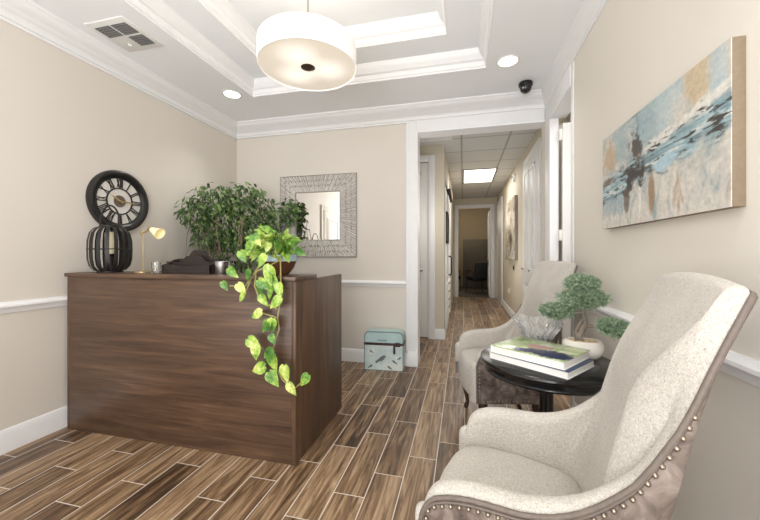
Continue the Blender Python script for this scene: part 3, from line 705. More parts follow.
hang = [(-1.322, 1.014, .06), (-1.263, 1.091, .08), (-1.198, 1.183, .075), (-1.163, 1.236, .075), (-1.106, 1.275, .08), (-1.205, 1.002, .075), (-1.205, 0.951, .06), (-1.17, 1.074, .075), (-1.079, 1.159, .085), (-1.068, 1.029, .08), (-1.013, 1.09, .08), (-1.091, 0.989, .075), (-1.035, 0.981, .08), (-1.073, 0.94, .08), (-0.973, 0.998, .085), (-0.995, 0.932, .09), (-1.12, 0.862, .085), (-1.057, 0.797, .09), (-1.017, 0.803, .085), (-1.013, 0.729, .06), (-1.12, 0.703, .095), (-1.113, 0.651, .085), (-1.039, 0.652, .08), (-1.008, 0.601, .11), (-1.102, 0.564, .10), (-0.932, 0.546, .10), (-1.006, 0.512, .095), (-0.893, 0.469, .08), (-0.829, 0.52, .08), (-1.03, 1.04, .085), (-1.05, 1.10, .08), (-1.0, 1.04, .075)]
for (x, z, ln) in hang:
    a = rng.uniform(-0.9, 0.9); dv = Vector((math.sin(a) , rng.uniform(-.15, .1), -math.cos(a)))
    if z in (0.564, 0.862, 0.703): dv = Vector((-0.9, 0, -0.35)) if z != 0.703 else Vector((0.8, 0, -0.5))
    c = Vector(lx(x, 1.660 + rng.uniform(-.012, .006), z)) - dv.normalized() * ln * 0.5
    leaf(mb, c, dv, (rng.uniform(-.35, .35), -1, 0.35), ln, ln * 0.72, 0.22, 0.15, True)
for i in range(125):
    a = rng.uniform(0, 2 * PI); el = rng.uniform(0.05, 1.2); rr = rng.uniform(0.06, 0.155)
    u = Vector((math.cos(a) * math.cos(el), math.sin(a) * math.cos(el), math.sin(el)))
    p = Vector((u.x * rr * 1.05 - 0.02, u.y * rr * 0.9 - 0.035, 0.12 + u.z * rr * 1.1))
    dv = Vector((u.x + rng.uniform(-.6, .6), u.y - 0.25 + rng.uniform(-.5, .5), rng.uniform(-1.1, 0.7)))
    ln = rng.uniform(0.05, 0.082)
    leaf(mb, p, dv, (rng.uniform(-.7, .7), -1.0, rng.uniform(0, .8)), ln, ln * 0.68, 0.22, 0.25, True)
mb.build('foliage', M['pothos'], P_, 0, label='heart-shaped yellow-green variegated leaves')

# ------------------------------------------------------------------ mirror
W = thing('wall_mirror', 'square mirror in a wide radiating silver frame on the back wall', 'mirror', (-1.618, YB, 1.635))
O_, I_ = 0.470, 0.272
mb = MB()
ring(mb, -O_, O_, -O_, O_, -I_, I_, -I_, I_, 0, 0.012)
mb2 = MB(); Mb = Matrix.Rotation(R(90), 4, 'X')   # local z -> -y (out of the back wall)
mb2.v = [Mb @ p for p in mb.v]; mb2.f = mb.f; mb2.build('frame_backing', M['silverdark'], W)
mb = MB()
def per(q, s):        # perimeter point of a square half-size s, q in 0..4
    k = int(q) % 4; f = (q % 1) * 2 - 1
    return [(f * s, s), (s, -f * s), (-f * s, -s), (-s, f * s)][k]
NR = 300
for i in range(NR):
    q = 4 * (i + rng.uniform(-.6, .6)) / NR % 4; q2 = (q + rng.uniform(-.03, .03)) % 4
    a = Vector(per(q, I_ + 0.006)); b = Vector(per(q, O_ - 0.006)); ln = b - a
    for (f0, f1) in ((0.0, rng.uniform(.25, .42)), (rng.uniform(.36, .46), rng.uniform(.6, .75)), (rng.uniform(.68, .78), 1.0)):
        p0 = a + ln * f0; p1 = a + ln * f1; h = rng.uniform(0.013, 0.022)
        mb.tube([Mb @ Vector((p0.x, p0.y, h)), Mb @ Vector((p1.x, p1.y, h + rng.uniform(-.003, .004)))], 0.0034, 5)
mb.build('frame_rods', M['silver'], W, label='radiating silver rods')
mb = MB()
for s in (I_ + 0.004, O_ - 0.004):
    mb.tube([Mb @ Vector((x, y, 0.02)) for x, y in ((-s, -s), (s, -s), (s, s), (-s, s))], 0.007, 6, closed=True)
mb.build('frame_border', M['silverdark'], W)
MB().box(-I_, I_, -0.010, -0.004, -I_, I_).build('mirror_glass', M['mirror'], W)

# ------------------------------------------------------------------ storage box
B = thing('storage_box', 'pale blue bird-print storage case with a brown strap by the opening', 'box', (-0.800, 3.47, 0), R(4))
def rr(w, h, r, n=6):
    pts = [(-w, 0), (w, 0)]
    for i in range(n + 1): a = PI / 2 * i / n; pts.append((w - r + r * math.cos(a), h - r + r * math.sin(a)))
    for i in range(n + 1): a = PI / 2 + PI / 2 * i / n; pts.append((-w + r + r * math.cos(a), h - r + r * math.sin(a)))
    return pts
def cut(pts, z0, z1): return [(x, min(max(z, z0), z1)) for x, z in pts]
full = rr(0.200, 0.395, 0.05)
MB().prism(cut(full, 0, 0.268), 0.15, up(0.075)).build('case_body', M['boxprint'], B, label='bird and leaf printed body')
MB().prism([(x * 1.008, z) for x, z in cut(full, 0.272, 0.40)], 0.154, up(0.077)).build('lid', M['boxlid'], B, label='plain pale teal lid')
mb = MB(); mb.box(-0.209, 0.209, -0.081, 0.081, 0.258, 0.284, 0.002); mb.build('strap', M['strap'], B, label='dark brown strap')
mb = MB(); mb.box(0.12, 0.172, -0.090, -0.081, 0.250, 0.292, 0.003); mb.box(0.100, 0.122, -0.088, -0.081, 0.175, 0.262, 0.003, mat=Matrix.Rotation(R(0), 4, 'Y')); mb.build('buckle', M['strap'], B)
mb = MB(); mb.tube([(x, -0.077, z) for x, z in full], 0.0055, 6, closed=True); mb.build('edge_binding', M['boxedge'], B)
mb = MB(); mb.box(-0.065, 0.035, -0.0805, -0.0768, 0.306, 0.314); mb.build('lid_plate', M['boxedge'], B)
def bird(cx, cz, s, fl):
    o = [(-.5, -.25), (-.28, -.05), (-.05, .18), (.18, .32), (.32, .36), (.40, .30), (.50, .26), (.40, .20), (.34, .06), (.18, -.10), (0, -.18), (-.16, -.2), (-.44, -.42)]
    pl = [(cx + fl * x * s, cz + z * s) for x, z in o]
    m = MB(); m.prism(pl if fl > 0 else pl[::-1], 0.002, up(-0.0755))
    m.tube([(cx + fl * .02 * s, -0.0775, cz - .16 * s), (cx + fl * .04 * s, -0.0775, cz - .36 * s)], 0.0014, 4)
    m.build('bird_print', M['birdink'], B)
bird(-0.03, 0.115, 0.115, 1); bird(0.115, 0.09, 0.058, -1); bird(-0.14, 0.035, 0.055, 1); bird(0.062, 0.03, 0.055, -1); bird(0.162, 0.13, 0.045, 1); bird(-0.13, 0.19, 0.045, -1)

# ------------------------------------------------------------------ painting
A = thing('canvas_painting', 'large abstract canvas in blues, browns and cream on the right wall', 'painting', (XR, 2.09, 1.335), R(-90))
# local x: left to right as seen (towards -y), local -y: out of the wall (-x)
MB().box(0, 0.913, -0.034, 0, 0, 0.486, 0.003).build('canvas_wrap', M['canvas'], A, label='tan canvas edge')  # wrapped canvas body of the painting, one solid block
MB().box(0.0, 0.913, -0.0365, -0.034, 0.0, 0.486).build('painted_face', M['painting'], A, 0, label='abstract brushwork of blue, brown and cream')

# ------------------------------------------------------------------ pendant lamp
PL = thing('pendant_lamp', 'white drum pendant lamp hanging from the tray ceiling', 'lamp', (-0.91, 1.88, 2.322))
MB().lathe([(0.290, 0.0), (0.292, 0.004), (0.292, 0.130), (0.290, 0.134), (0.286, 0.130), (0.286, 0.004)], 72, None, True).build('drum_shade', M['shade'], PL, label='white fabric drum shade')
MB().lathe([(0.001, 0.006), (0.285, 0.006), (0.285, 0.012), (0.001, 0.012)], 64).build('diffuser', M['diffuser'], PL, label='warm glowing diffuser disc')
MB().lathe([(0.001, -0.012), (0.012, -0.010), (0.036, 0.0), (0.043, 0.004), (0.040, 0.0075), (0.001, 0.0075)], 28).build('finial', M['bronze'], PL, label='bronze cap under the diffuser')
MB().tube([(0, 0, 0.012), (0, 0, 0.70)], 0.0065, 10).build('stem', M['nickel'], PL)
mb = MB()
for k in range(3):
    a = 2 * PI * k / 3 + .4; mb.tube([(0, 0, 0.12), (0.287 * math.cos(a), 0.287 * math.sin(a), 0.12)], 0.004, 6)
mb.build('spider_arm', M['nickel'], PL)
MB().lathe([(0.001, 0.708), (0.065, 0.708), (0.065, 0.694), (0.05, 0.684), (0.001, 0.682)], 28).build('canopy', M['nickel'], PL)

# ------------------------------------------------------------------ downlights, vent, camera
def downlight(loc, label):
    o = thing('recessed_downlight', label, 'ceiling light', loc, group='recessed downlights')
    MB().lathe([(0.072, 0), (0.090, 0), (0.090, -0.004), (0.084, -0.007), (0.072, -0.003)], 36, None, True).build('trim_ring', M['vent'], o)
    MB().lathe([(0.001, -0.001), (0.073, -0.001), (0.073, -0.003), (0.001, -0.004)], 36).build('lens', M['lens'], o)
    return o
downlight((-2.167, 2.83, HC), 'round recessed downlight near the left back corner of the ceiling')
downlight((0.349, 2.87, HC), 'round recessed downlight beside the security camera')
V = thing('air_vent', 'square white ceiling air vent with dark louvred openings', 'vent', (-2.305, 1.885, HC))
mb = MB(); mb.box(-0.165, 0.165, -0.16, 0.16, -0.008, 0, 0.003); mb.build('frame', M['vent'], V)
for (x0, x1, y0, y1) in ((-0.13, -0.008, -0.115, -0.010), (0.008, 0.13, -0.115, -0.010), (0.008, 0.13, 0.010, 0.115)):
    mb = MB(); mb.box(x0, x1, y0, y1, -0.010, -0.008); g = mb.build('louvre_opening', M['ventdark'], V, label='dark grille opening')
    sl = MB(); n = 5
    for i in range(n): y = y0 + (y1 - y0) * (i + .5) / n; sl.box(x0, x1, y - 0.0025, y + 0.0025, -0.013, -0.010)
    sl.build('slat', simple('vent_slat', srgb(128, 128, 127), 0.6), g)
mb = MB(); mb.tube([(-0.06, 0.07, -0.008), (-0.06, 0.07, -0.02), (-0.04, 0.08, -0.022)], 0.006, 6); mb.build('damper_lever', M['vent'], V)
CS = 1.2
Sx = thing('security_camera', 'small black dome security camera on the ceiling above the hall opening', 'security camera', (0.548, 3.27, HC))
Sx.scale = (CS, CS, CS)
MB().lathe([(0.001, 0), (0.046, 0), (0.050, -0.006), (0.050, -0.022), (0.044, -0.030), (0.001, -0.030)], 28).build('camera_housing', M['black2'], Sx)  # camera housing, sits straight on the ceiling
MB().lathe([(0.042, -0.028), (0.041, -0.045), (0.034, -0.064), (0.020, -0.076), (0.001, -0.080)], 24).build('dome', simple('smoked_dome', srgb(40, 40, 42), 0.08), Sx)
mb = MB(); mb.ball((-0.022, -0.034, -0.052), 0.009, 10, 6); mb.build('lens', M['chrome'], Sx)

# ------------------------------------------------------------------ armchairs
PROF = [(-0.05, 0.43), (-0.027, 0.500), (-0.018, 0.538), (-0.004, 0.563), (0.015, 0.580), (0.06, 0.598), (0.12, 0.608), (0.24, 0.613), (0.31, 0.634), (0.36, 0.662), (0.41, 0.705), (0.45, 0.748), (0.485, 0.808), (0.515, 0.868), (0.54, 0.928), (0.563, 0.988), (0.583, 1.038), (0.602, 1.083), (0.616, 1.113), (0.627, 1.135), (0.645, 1.145), (0.9, 1.145)]
def prof(t):
    for (a, b), (c_, d_) in zip(PROF, PROF[1:]):
        if t <= c_: return b + (d_ - b) * (max(t, a) - a) / (c_ - a)
    return PROF[-1][1]
TRB = 0.415
def trear(z): return TRB + 0.21 * (z - 0.25) + 0.42 * max(0.0, z - 0.88) ** 2
def ztop(tau):
    z = 1.14
    lo, hi = 0.4, 1.2
    for _ in range(40):
        m = (lo + hi) / 2
        if prof(tau * trear(m)) > m: lo = m
        else: hi = m
    return lo
HW = 0.272
def stations():
    st = []
    side = [-0.055, -0.05, -0.042, -0.03, -0.012, 0.01, 0.035, 0.065, 0.1, 0.16, 0.22, 0.3, 0.38, 0.46, 0.54, 0.60, 0.66, 0.70, 0.74, 0.78, 0.82, 0.86, 0.90]
    for a in side: st.append((a, -HW, (0, -1)))
    rc, rs = 0.07, 0.035
    for i in range(1, 9):
        th = PI / 2 * i / 8
        st.append((1 - rc + rc * math.sin(th), -HW + rs * (1 - math.cos(th)), (math.sin(th), -math.cos(th))))
    for i in range(1, 12):
        f = i / 12; s = -HW + rs + (2 * HW - 2 * rs) * f
        st.append((1.0, s, (1, 0)))
    st += [(a, -s, (n[0], -n[1])) for a, s, n in st[:len(side) + 8][::-1]]
    return st
ST = stations()
def outer(a, s, z, off=0.0, nrm=(0, 0)):
    return Vector((a * trear(z) + nrm[0] * off - 0.33, s + nrm[1] * off, z))
def topz(a, s): return ztop(a) + (0.016 * (1 - (s / HW) ** 2) if a > 0.97 else 0)
INS, RT, RS = 0.206, 0.085, 0.10
def inner_at(i, T):
    # plan position of the inside surface for station i, at a level whose outside back lies at T
    n = len(ST); k = min(i, n - 1 - i); sg = -1 if i < n / 2 else 1
    Tb = T - 0.088; a = ST[k][0]; t0 = a * T; c0 = Tb - RT
    nside = sum(1 for q in ST[:n // 2 + 1] if q[0] <= 0.931 and q[2][0] == 0)
    if k < nside:
        if t0 <= c0: return (t0, sg * INS)
        w = (t0 - c0) / max(1e-6, 0.93 * T - c0)
    elif k < nside + 8: w = 1 + 0.5 * (k - nside + 1) / 8
    else: w = 1.5 + 1.0 * (k - nside - 7) / (n / 2 - 0.5 - nside - 7)
    if w <= 2.0:
        th = PI / 2 * w / 2; return (Tb - RT + RT * math.sin(th), sg * (INS - RS * (1 - math.cos(th))))
    return (Tb, sg * (INS - RS) * max(0.0, (2.5 - w) / 0.5))
def backness(a): return max(0.0, min(1.0, (a - 0.55) / 0.4))
def rollr(a): return (0.062 - 0.020 * backness(a)) / 2
def make_chair(label, loc, rz):
    ch = thing('armchair', label, 'armchair', loc, rz, group='tweed and leather armchairs')
    # fabric shell
    rows = []
    for si, (a, s, n) in enumerate(ST):
        zt = topz(a, s); back = max(0.0, min(1.0, (a - 0.55) / 0.4)); tt = 0.062 - 0.022 * back; th = 0.062 + 0.026 * back; r = tt / 2; z0 = 0.25
        row = []
        for k in range(7): row.append(outer(a, s, z0 + (zt - r - z0) * k / 6, 0, n))
        for k in range(1, 8):
            an = PI * k / 8; row.append(outer(a, s, zt - r + r * math.sin(an), -r + r * math.cos(an), n))
        for k in range(0, 17):
            z = (zt - r) + (0.36 - (zt - r)) * k / 16; q = min(1.0, (zt - r - z) / (0.10 + 0.16 * back)); q = q * q * (3 - 2 * q)
            thin = outer(a, s, z, -tt, n); it, is_ = inner_at(si, trear(z)); deep = Vector((it - 0.33, is_, z))
            row.append(thin.lerp(deep, q))
        rows.append(row)
    # soft rounded arm fronts
    def endrow(row, ph):
        c = sum(row, Vector()) / len(row); out = []
        for p in row:
            q = p.copy(); q.y = c.y + (p.y - c.y) * math.cos(ph); q.x = p.x - 0.030 * math.sin(ph); q.z = p.z - (0.030 * (1 - math.cos(ph)) if p.z > 0.42 else 0); out.append(q)
        return out
    PH = [R(86), R(66), R(45), R(22)]
    rows = [endrow(rows[0], k) for k in PH] + rows + [endrow(rows[-1], k) for k in PH[::-1]]
    mb = MB(); mb.grid(rows); m = len(rows[0]); mb.f.append(tuple(range(m))); mb.f.append(tuple(range((len(rows) - 1) * m, len(rows) * m)))
    mb.build('padded_back', M['fabric'], ch, 60, label='oatmeal tweed back flowing into low arms')
    # leather outside
    mb = MB(); rows = []
    for (a, s, n) in ST:
        zt = topz(a, s) - rollr(a) * 0.95; row = []
        for k in range(9): row.append(outer(a, s, 0.245 + (zt - 0.245) * k / 8, 0.006, n))
        row.append(outer(a, s, zt, -0.012, n)); rows.append(row)
    mb.grid(rows); mb.build('outer_panel', M['leather'], ch, 60, label='distressed taupe leather outside')
    # piping
    mb = MB(); top = [outer(a, s, topz(a, s) - rollr(a) * 0.80, 0.005, n) for a, s, n in ST]
    fr = lambda sg: [outer(-0.055, sg * HW, z, 0.006, (0, sg)) for z in (0.25, 0.32, 0.40, 0.46)]
    mb.tube(fr(-1) + top + fr(1)[::-1], 0.0065, 7)
    top2 = [outer(a, s, topz(a, s) - rollr(a) * 0.80 - 0.011, 0.007, n) for a, s, n in ST]
    mb.tube(top2, 0.0045, 6)
    mb.build('piping', M['piping'], ch, 60)
    # nailheads along the sides
    def walk(line, step):
        acc = step; out = []
        for p, q in zip(line, line[1:]):
            L_ = (q - p).length
            while acc <= L_:
                out.append(p + (q - p) * (acc / L_)); acc += step
            acc -= L_
        return out
    for sg in (-1, 1):
        mb = MB()
        ln = [outer(-0.055, sg * HW, z, 0.008, (0, sg)) + Vector((0.016, 0, 0)) for z in (0.262, 0.40, 0.47)]
        for (a, s, n) in ST:
            if s * sg > 0 and (a < 0.97):
                zt = topz(a, s); 
                if -0.02 < a and zt < 0.985: ln.append(outer(a, s, zt - 0.045, 0.009, n))
        if sg > 0:
            ln = ln[:3] + sorted(ln[3:], key=lambda p: p.x)
        pts = walk(ln, 0.0235)
        lb = [outer(a, sg * HW, 0.262, 0.009, (0, sg)) for a in (-0.01, 0.3, 0.6, 0.80)]
        pts += walk(lb, 0.0235)
        for p in pts:
            mb.ball((p.x, p.y, p.z), 0.0062, 8, 5)
        mb.build('nailhead_trim', M['nail'], ch, 60, label='row of pewter nailheads')
    # seat cushion
    rings = [(0.93, 0.235), (0.985, 0.26), (1.0, 0.30), (1.005, 0.36), (1.0, 0.41), (0.985, 0.437), (0.95, 0.457), (0.90, 0.468), (0.75, 0.480), (0.5, 0.488), (0.2, 0.492), (0.003, 0.493)]
    rows = []; NS = 48
    for (k, z) in rings:
        row = []
        for i in range(NS):
            an = 2 * PI * i / NS; ca, sa = math.cos(an), math.sin(an); e = 0.36
            t = 0.5 * abs(ca) ** e * (1 if ca > 0 else -1); s = abs(sa) ** e * (1 if sa > 0 else -1) * 0.5
            bow = 0.028 * (1 - (2 * s) ** 2) * (1 if ca < 0 else 0)
            wd = 0.405 + (0.05 if ca < -0.2 else 0) * 0
            row.append((0.175 + k * (t * 0.41 - bow) - 0.33, k * s * 0.43, z - 0.02 * max(0, t) * 2 * (k if z > .3 else 0)))
        rows.append(row)
    mb = MB(); mb.grid(rows, True); mb.f.append(tuple(range(NS))); mb.build('seat_cushion', M['fabric'], ch, 60, label='thick oatmeal tweed seat')
    # legs
    for sg in (-1, 1):
        x = 0.035 - 0.33; y = sg * 0.215
        MB().tube([(x, y, 0.262), (x - .004, y + sg * .004, 0.215), (x - .010, y + sg * .008, 0.17), (x - .004, y + sg * .004, 0.10), (x + .004, y, 0.05), (x - .006, y + sg * .004, 0.022), (x - .010, y + sg * .006, 0.0)], [0.030, 0.030, 0.026, 0.017, 0.012, 0.018, 0.015], 12).build('leg', M['legwood'], ch, 60, label='dark wooden cabriole front leg')
        x = 0.375 - 0.33; y = sg * 0.20
        MB().tube([(x, y, 0.262), (x + .008, y, 0.18), (x + .03, y, 0.09), (x + .065, y, 0.0)], [0.026, 0.023, 0.019, 0.015], 10).build('leg', M['legwood'], ch, 60, label='dark wooden rear leg')
    MB().box(-0.30, 0.04, -0.235, 0.235, 0.225, 0.258, 0.004).build('base_frame', M['legwood'], ch)
    return ch
near = make_chair('large foreground oatmeal tweed armchair with nailheads, nearest the viewer', (0.301, 1.091, 0), math.atan2(-0.247, 0.969))
far = copy_tree(near); far.location = (0.368, 2.586, 0); far.rotation_euler = (0, 0, math.atan2(0.227, 0.974))
far['label'] = 'tweed armchair behind the round black table, nearer the hall'

# ------------------------------------------------------------------ side table
TC = (0.418, 1.90); TZ = 0.66
t = thing('side_table', 'round black pedestal side table between the two armchairs', 'table', (*TC, 0))
MB().lathe([(0.001, 0.636), (0.305, 0.636), (0.318, 0.634), (0.324, 0.640), (0.327, 0.648), (0.324, 0.656), (0.317, 0.660), (0.001, 0.660)], 72).build('tabletop', M['blacktable'], t)
MB().lathe([(0.001, 0.592), (0.298, 0.592), (0.308, 0.596), (0.311, 0.604), (0.304, 0.612), (0.306, 0.634), (0.001, 0.637)], 72).build('apron', M['blacktable'], t)
MB().lathe([(0.001, 0.592), (0.075, 0.59), (0.07, 0.575), (0.042, 0.56), (0.034, 0.53), (0.032, 0.40), (0.045, 0.36), (0.055, 0.30), (0.042, 0.22), (0.05, 0.17), (0.07, 0.15), (0.07, 0.13), (0.001, 0.125)], 32).build('pedestal', M['blacktable'], t)
for k in range(3):
    a = 2 * PI * k / 3 + 0.5
    MB().tube([(r * math.cos(a), r * math.sin(a), z) for r, z in ((0.045, 0.16), (0.10, 0.135), (0.17, 0.07), (0.22, 0.022), (0.25, 0.016))], [0.026, 0.024, 0.02, 0.017, 0.015], 10).build('foot', M['blacktable'], t)

# books: centre and long axis
ang = math.atan2(-0.242, 0.306)
def book(name, label, c, w, dp_, z, th, cov, rz, spine_mat):
    b = thing(name, label, 'book', (c[0], c[1], z), rz)
    MB().box(-w / 2 + .004, w / 2 - .004, -dp_ / 2 + .004, dp_ / 2 - .004, .003, th - .003, 0.001).build('page_block', M['page'], b)
    MB().box(-w / 2, w / 2, -dp_ / 2, dp_ / 2, th - .003, th, 0.001).build('front_cover', cov, b)
    MB().box(-w / 2, w / 2, -dp_ / 2, dp_ / 2, 0, .003, 0.001).build('back_cover', spine_mat, b)
    MB().box(-w / 2 - .003, -w / 2 + .004, -dp_ / 2, dp_ / 2, 0, th, 0.0015).build('spine', spine_mat, b)
    return b
book('hardcover_book', 'white hardcover with blue edge, bottom of the two books on the table', (0.376, 1.831), 0.385, 0.285, TZ, 0.033, M['navy'], ang, M['pale'])
book('hardcover_book', 'thick hardcover with a green and navy photo cover, topmost on the table', (0.372, 1.842), 0.36, 0.29, TZ + 0.033, 0.037, M['cover'], ang + R(1.5), M['page'])

# crystal bowl
NB = 48
def bowl_fn(r, k, z): return r * (1 + 0.085 * (1 if k % 4 < 2 else -1) * min(1, z / 0.08)) if r > 0.01 else r
def bowl():
    pr_o = [(0.001, 0.0), (0.052, 0.0), (0.056, 0.008), (0.050, 0.020), (0.066, 0.045), (0.088, 0.085), (0.112, 0.13), (0.130, 0.160)]
    pr_i = [(0.124, 0.160), (0.106, 0.13), (0.082, 0.088), (0.058, 0.052), (0.03, 0.034), (0.001, 0.03)]
    rows = []
    for (r, z) in pr_o + pr_i:
        row = []
        for k in range(NB):
            a = 2 * PI * k / NB; up_ = 0.010 * math.cos(6 * a) * (z / 0.16) ** 2 if z > 0.05 else 0
            tw = a + (0.10 * (1 if int(z * 100) % 2 else -1) if 0.03 < z < 0.15 else 0)
            rad = bowl_fn(r, k, z); row.append((rad * math.cos(tw), rad * math.sin(tw), z + up_))
        rows.append(row)
    mb = MB(); mb.grid(rows, True); return mb
tag(bowl().build('crystal_bowl', M['crystal'], None, 0, loc=(0.418, 2.112, TZ)), 'cut crystal bowl with a scalloped rim behind the books', 'bowl')

# bonsai
BC = (0.608, 1.965)
Bo = thing('bonsai_tree', 'small bonsai pine in a white stone pot on the round table', 'bonsai', (*BC, TZ))
mb = MB(); NSg = 40
rows = []
for (k, z) in ((0.001, 0.0), (0.62, 0.0), (0.82, 0.012), (0.97, 0.035), (1.0, 0.055), (0.96, 0.078), (0.86, 0.092), (0.78, 0.092), (0.74, 0.084), (0.001, 0.082)):
    rows.append([(k * 0.098 * math.cos(2 * PI * i / NSg) * (1 + .03 * math.sin(3 * 2 * PI * i / NSg)), k * 0.07 * math.sin(2 * PI * i / NSg), z) for i in range(NSg)])
mb.grid(rows, True); mb.build('pot', M['stone'], Bo, 60, label='smooth white stone pot')
mb = MB()
for i in range(30):
    a = rng.uniform(0, 2 * PI); r = rng.uniform(0, 1) ** .5; mb.ball((0.066 * r * math.cos(a), 0.046 * r * math.sin(a), 0.086), rng.uniform(.008, .014), 7, 4, (1, 1, .6))
mb.build('moss', M['moss'], Bo)
mb = MB()
mb.tube([(-0.015, 0, 0.08), (-0.02, 0, 0.115), (-0.002, 0, 0.15), (0.012, 0.0, 0.18), (0.002, 0, 0.215), (-0.004, 0, 0.26), (0.0, 0, 0.31), (0.004, 0, 0.36), (-0.005, 0, 0.39)], [0.019, 0.015, 0.014, 0.013, 0.012, 0.010, 0.008, 0.006, 0.004], 10)
mb.tube([(-0.012, 0, 0.085), (-0.03, 0.005, 0.105), (-0.034, 0.0, 0.14), (-0.02, 0, 0.17), (0.0, 0, 0.2)], [0.012, 0.010, 0.009, 0.008, 0.007], 8)
mb.tube([(0.01, 0, 0.165), (0.05, -0.04, 0.172), (0.085, -0.11, 0.182), (0.10, -0.17, 0.178)], [0.010, 0.008, 0.006, 0.003], 8)
mb.tube([(-0.002, 0, 0.235), (-0.05, 0.0, 0.235), (-0.10, 0.005, 0.225), (-0.15, 0.01, 0.215)], [0.009, 0.007, 0.006, 0.003], 8)
mb.tube([(0, 0, 0.29), (0.05, -0.02, 0.31), (0.08, -0.03, 0.315)], [0.008, 0.006, 0.003], 8); mb.tube([(0, 0, 0.28), (-0.05, 0.01, 0.30)], [0.007, 0.003], 8)
mb.build('trunk', M['bark'], Bo, 60, label='twisted grey brown trunk')
def pad(cx, cy, cz, rx, ry, rz, n, rot=0.0):
    mb = MB(); Mr = Matrix.Translation((cx, cy, cz)) @ Matrix.Rotation(rot, 4, 'Z')
    mb.ball((0, 0, 0), 1.0, 14, 8, (rx * .72, ry * .72, rz * .62)); mb.v = [Mr @ p for p in mb.v]
    for i in range(n):
        u = Vector((rng.gauss(0, 1), rng.gauss(0, 1), rng.gauss(0, 1) + 0.2)).normalized(); q = rng.uniform(.62, .92)
        p = Vector((u.x * rx * q, u.y * ry * q, u.z * rz * q))
        for j in range(9):
            d_ = (Vector((u.x, u.y, u.z * 0.8 + 0.35)) + Vector((rng.uniform(-1, 1), rng.uniform(-1, 1), rng.uniform(-.7, .9))) * 0.9).normalized()
            s_ = d_.orthogonal().normalized() * 0.0021; e_ = d_.cross(s_).normalized() * 0.0021
            L_ = rng.uniform(.020, .034)
            mb.add([p + s_, p - s_ * .5 + e_, p - s_ * .5 - e_, p + d_ * L_], [(0, 1, 3), (1, 2, 3), (2, 0, 3)], Mr)
    return mb.build('needle_pad', M['pine'], Bo, 0, label='dense pad of blue-green needles')
pad(-0.005, 0, 0.385, 0.082, 0.06, 0.040, 230)
pad(0.0, 0, 0.305, 0.125, 0.085, 0.050, 400)
pad(-0.125, 0.005, 0.235, 0.092, 0.06, 0.034, 260)
pad(0.088, -0.15, 0.186, 0.115, 0.045, 0.036, 270, R(-74))

# ------------------------------------------------------------------ hall things
# sliding barn door hardware, drawers
cb = thing('tall_cabinet', 'tall white built-in cabinet with drawers and a long black pull in the left hall wall', 'cabinet', (-0.258, 5.55, 0))
MB().box(0, 0.012, -0.58, 1.05, 0.0, 2.18, 0.002).build('carcass', M['door'], cb)
for k in range(5):
    z0 = 0.12 + k * 0.13
    dr = MB().box(0.012, 0.028, -0.55, 1.0, z0, z0 + 0.115, 0.004).build('drawer', M['door'], cb)
    MB().tube([(0.028, 0.06, z0 + .08), (0.042, 0.07, z0 + .08), (0.042, 0.26, z0 + .08), (0.028, 0.27, z0 + .08)], 0.005, 6).build('handle', M['black'], dr)
dl = MB().box(0.012, 0.030, -0.03, 1.0, 0.80, 2.15, 0.003).build('cabinet_door', M['trim'], cb)
MB().tube([(0.028, 0.10, 1.16), (0.062, 0.10, 1.16), (0.074, 0.10, 1.14), (0.074, 0.10, 0.88), (0.062, 0.10, 0.86), (0.028, 0.10, 0.86)], 0.012, 8).build('pull_handle', M['black2'], dl, label='long black pull')
vl = thing('wooden_valance', 'dark wooden valance box over the tall hall cabinet', 'valance', (-0.258, 5.95, 2.19))
MB().box(0.0, 0.065, -0.62, 0.70, 0.0, 0.02, 0.002).build('underside_board', M['darkwood'], vl)
MB().box(0.052, 0.065, -0.62, 0.70, 0.02, 0.17, 0.003).build('face_board', M['tan'], vl)
def framed(name, label, loc, rz, w, h, mat, fr):
    o = thing(name, label, 'picture', loc, rz)
    mb = MB()
    mb.box(0, w, -0.03, 0, 0, 0.03, .003); mb.box(0, w, -0.03, 0, h - .03, h, .003); mb.box(0, .03, -0.03, 0, 0, h, .003); mb.box(w - .03, w, -0.03, 0, 0, h, .003); mb.build('frame', fr, o)
    MB().box(0.028, w - .028, -0.018, -0.002, 0.028, h - .028).build('print', mat, o)
    return o
def washed(name, stops):
    t = NT(name, 0.4); t.col(t.ramp(t.noise(t.obj(), 3.5, 4, 0.6, 0.8), stops)); return t.m
framed('framed_picture', 'dark framed picture on the tall cabinet side of the left hall wall', (-0.245, 5.02, 1.36), R(90), 0.46, 0.46, washed('grey_print', [(0.35, srgb(60, 58, 54)), (0.6, srgb(128, 122, 112)), (0.75, srgb(180, 174, 164))]), M['black'])
hp = thing('hall_canvas', 'tall grey abstract canvas hanging on the right hall wall', 'painting', (0.90, 7.30, 1.10), R(-90))
MB().box(0, 1.2, -0.05, 0, 0, 1.10, .004).build('canvas_wrap', simple('grey_canvas', srgb(150, 142, 130), .7), hp)  # wrapped canvas body, a plain block against the wall
MB().box(.002, 1.198, -0.053, -0.05, .002, 1.098).build('painted_face', washed('grey_abstract', [(0.32, srgb(52, 48, 44)), (0.45, srgb(150, 138, 118)), (0.58, srgb(206, 198, 184)), (0.72, srgb(120, 122, 124))]), hp, 0)
al = thing('alarm_strobe', 'round white alarm strobe high on the right hall wall', 'alarm', (0.90, 6.42, 2.56), R(-90))
toF = Matrix.Rotation(R(90), 4, 'X')
MB().lathe([(0.001, 0), (0.075, 0), (0.075, 0.03), (0.06, 0.045), (0.001, 0.048)], 24, toF).build('strobe_body', M['plate'], al)  # round body of the strobe, flat on the wall
MB().lathe([(0.001, 0.046), (0.03, 0.046), (0.026, 0.056), (0.001, 0.058)], 16, toF).build('lens', M['ventdark'], al)
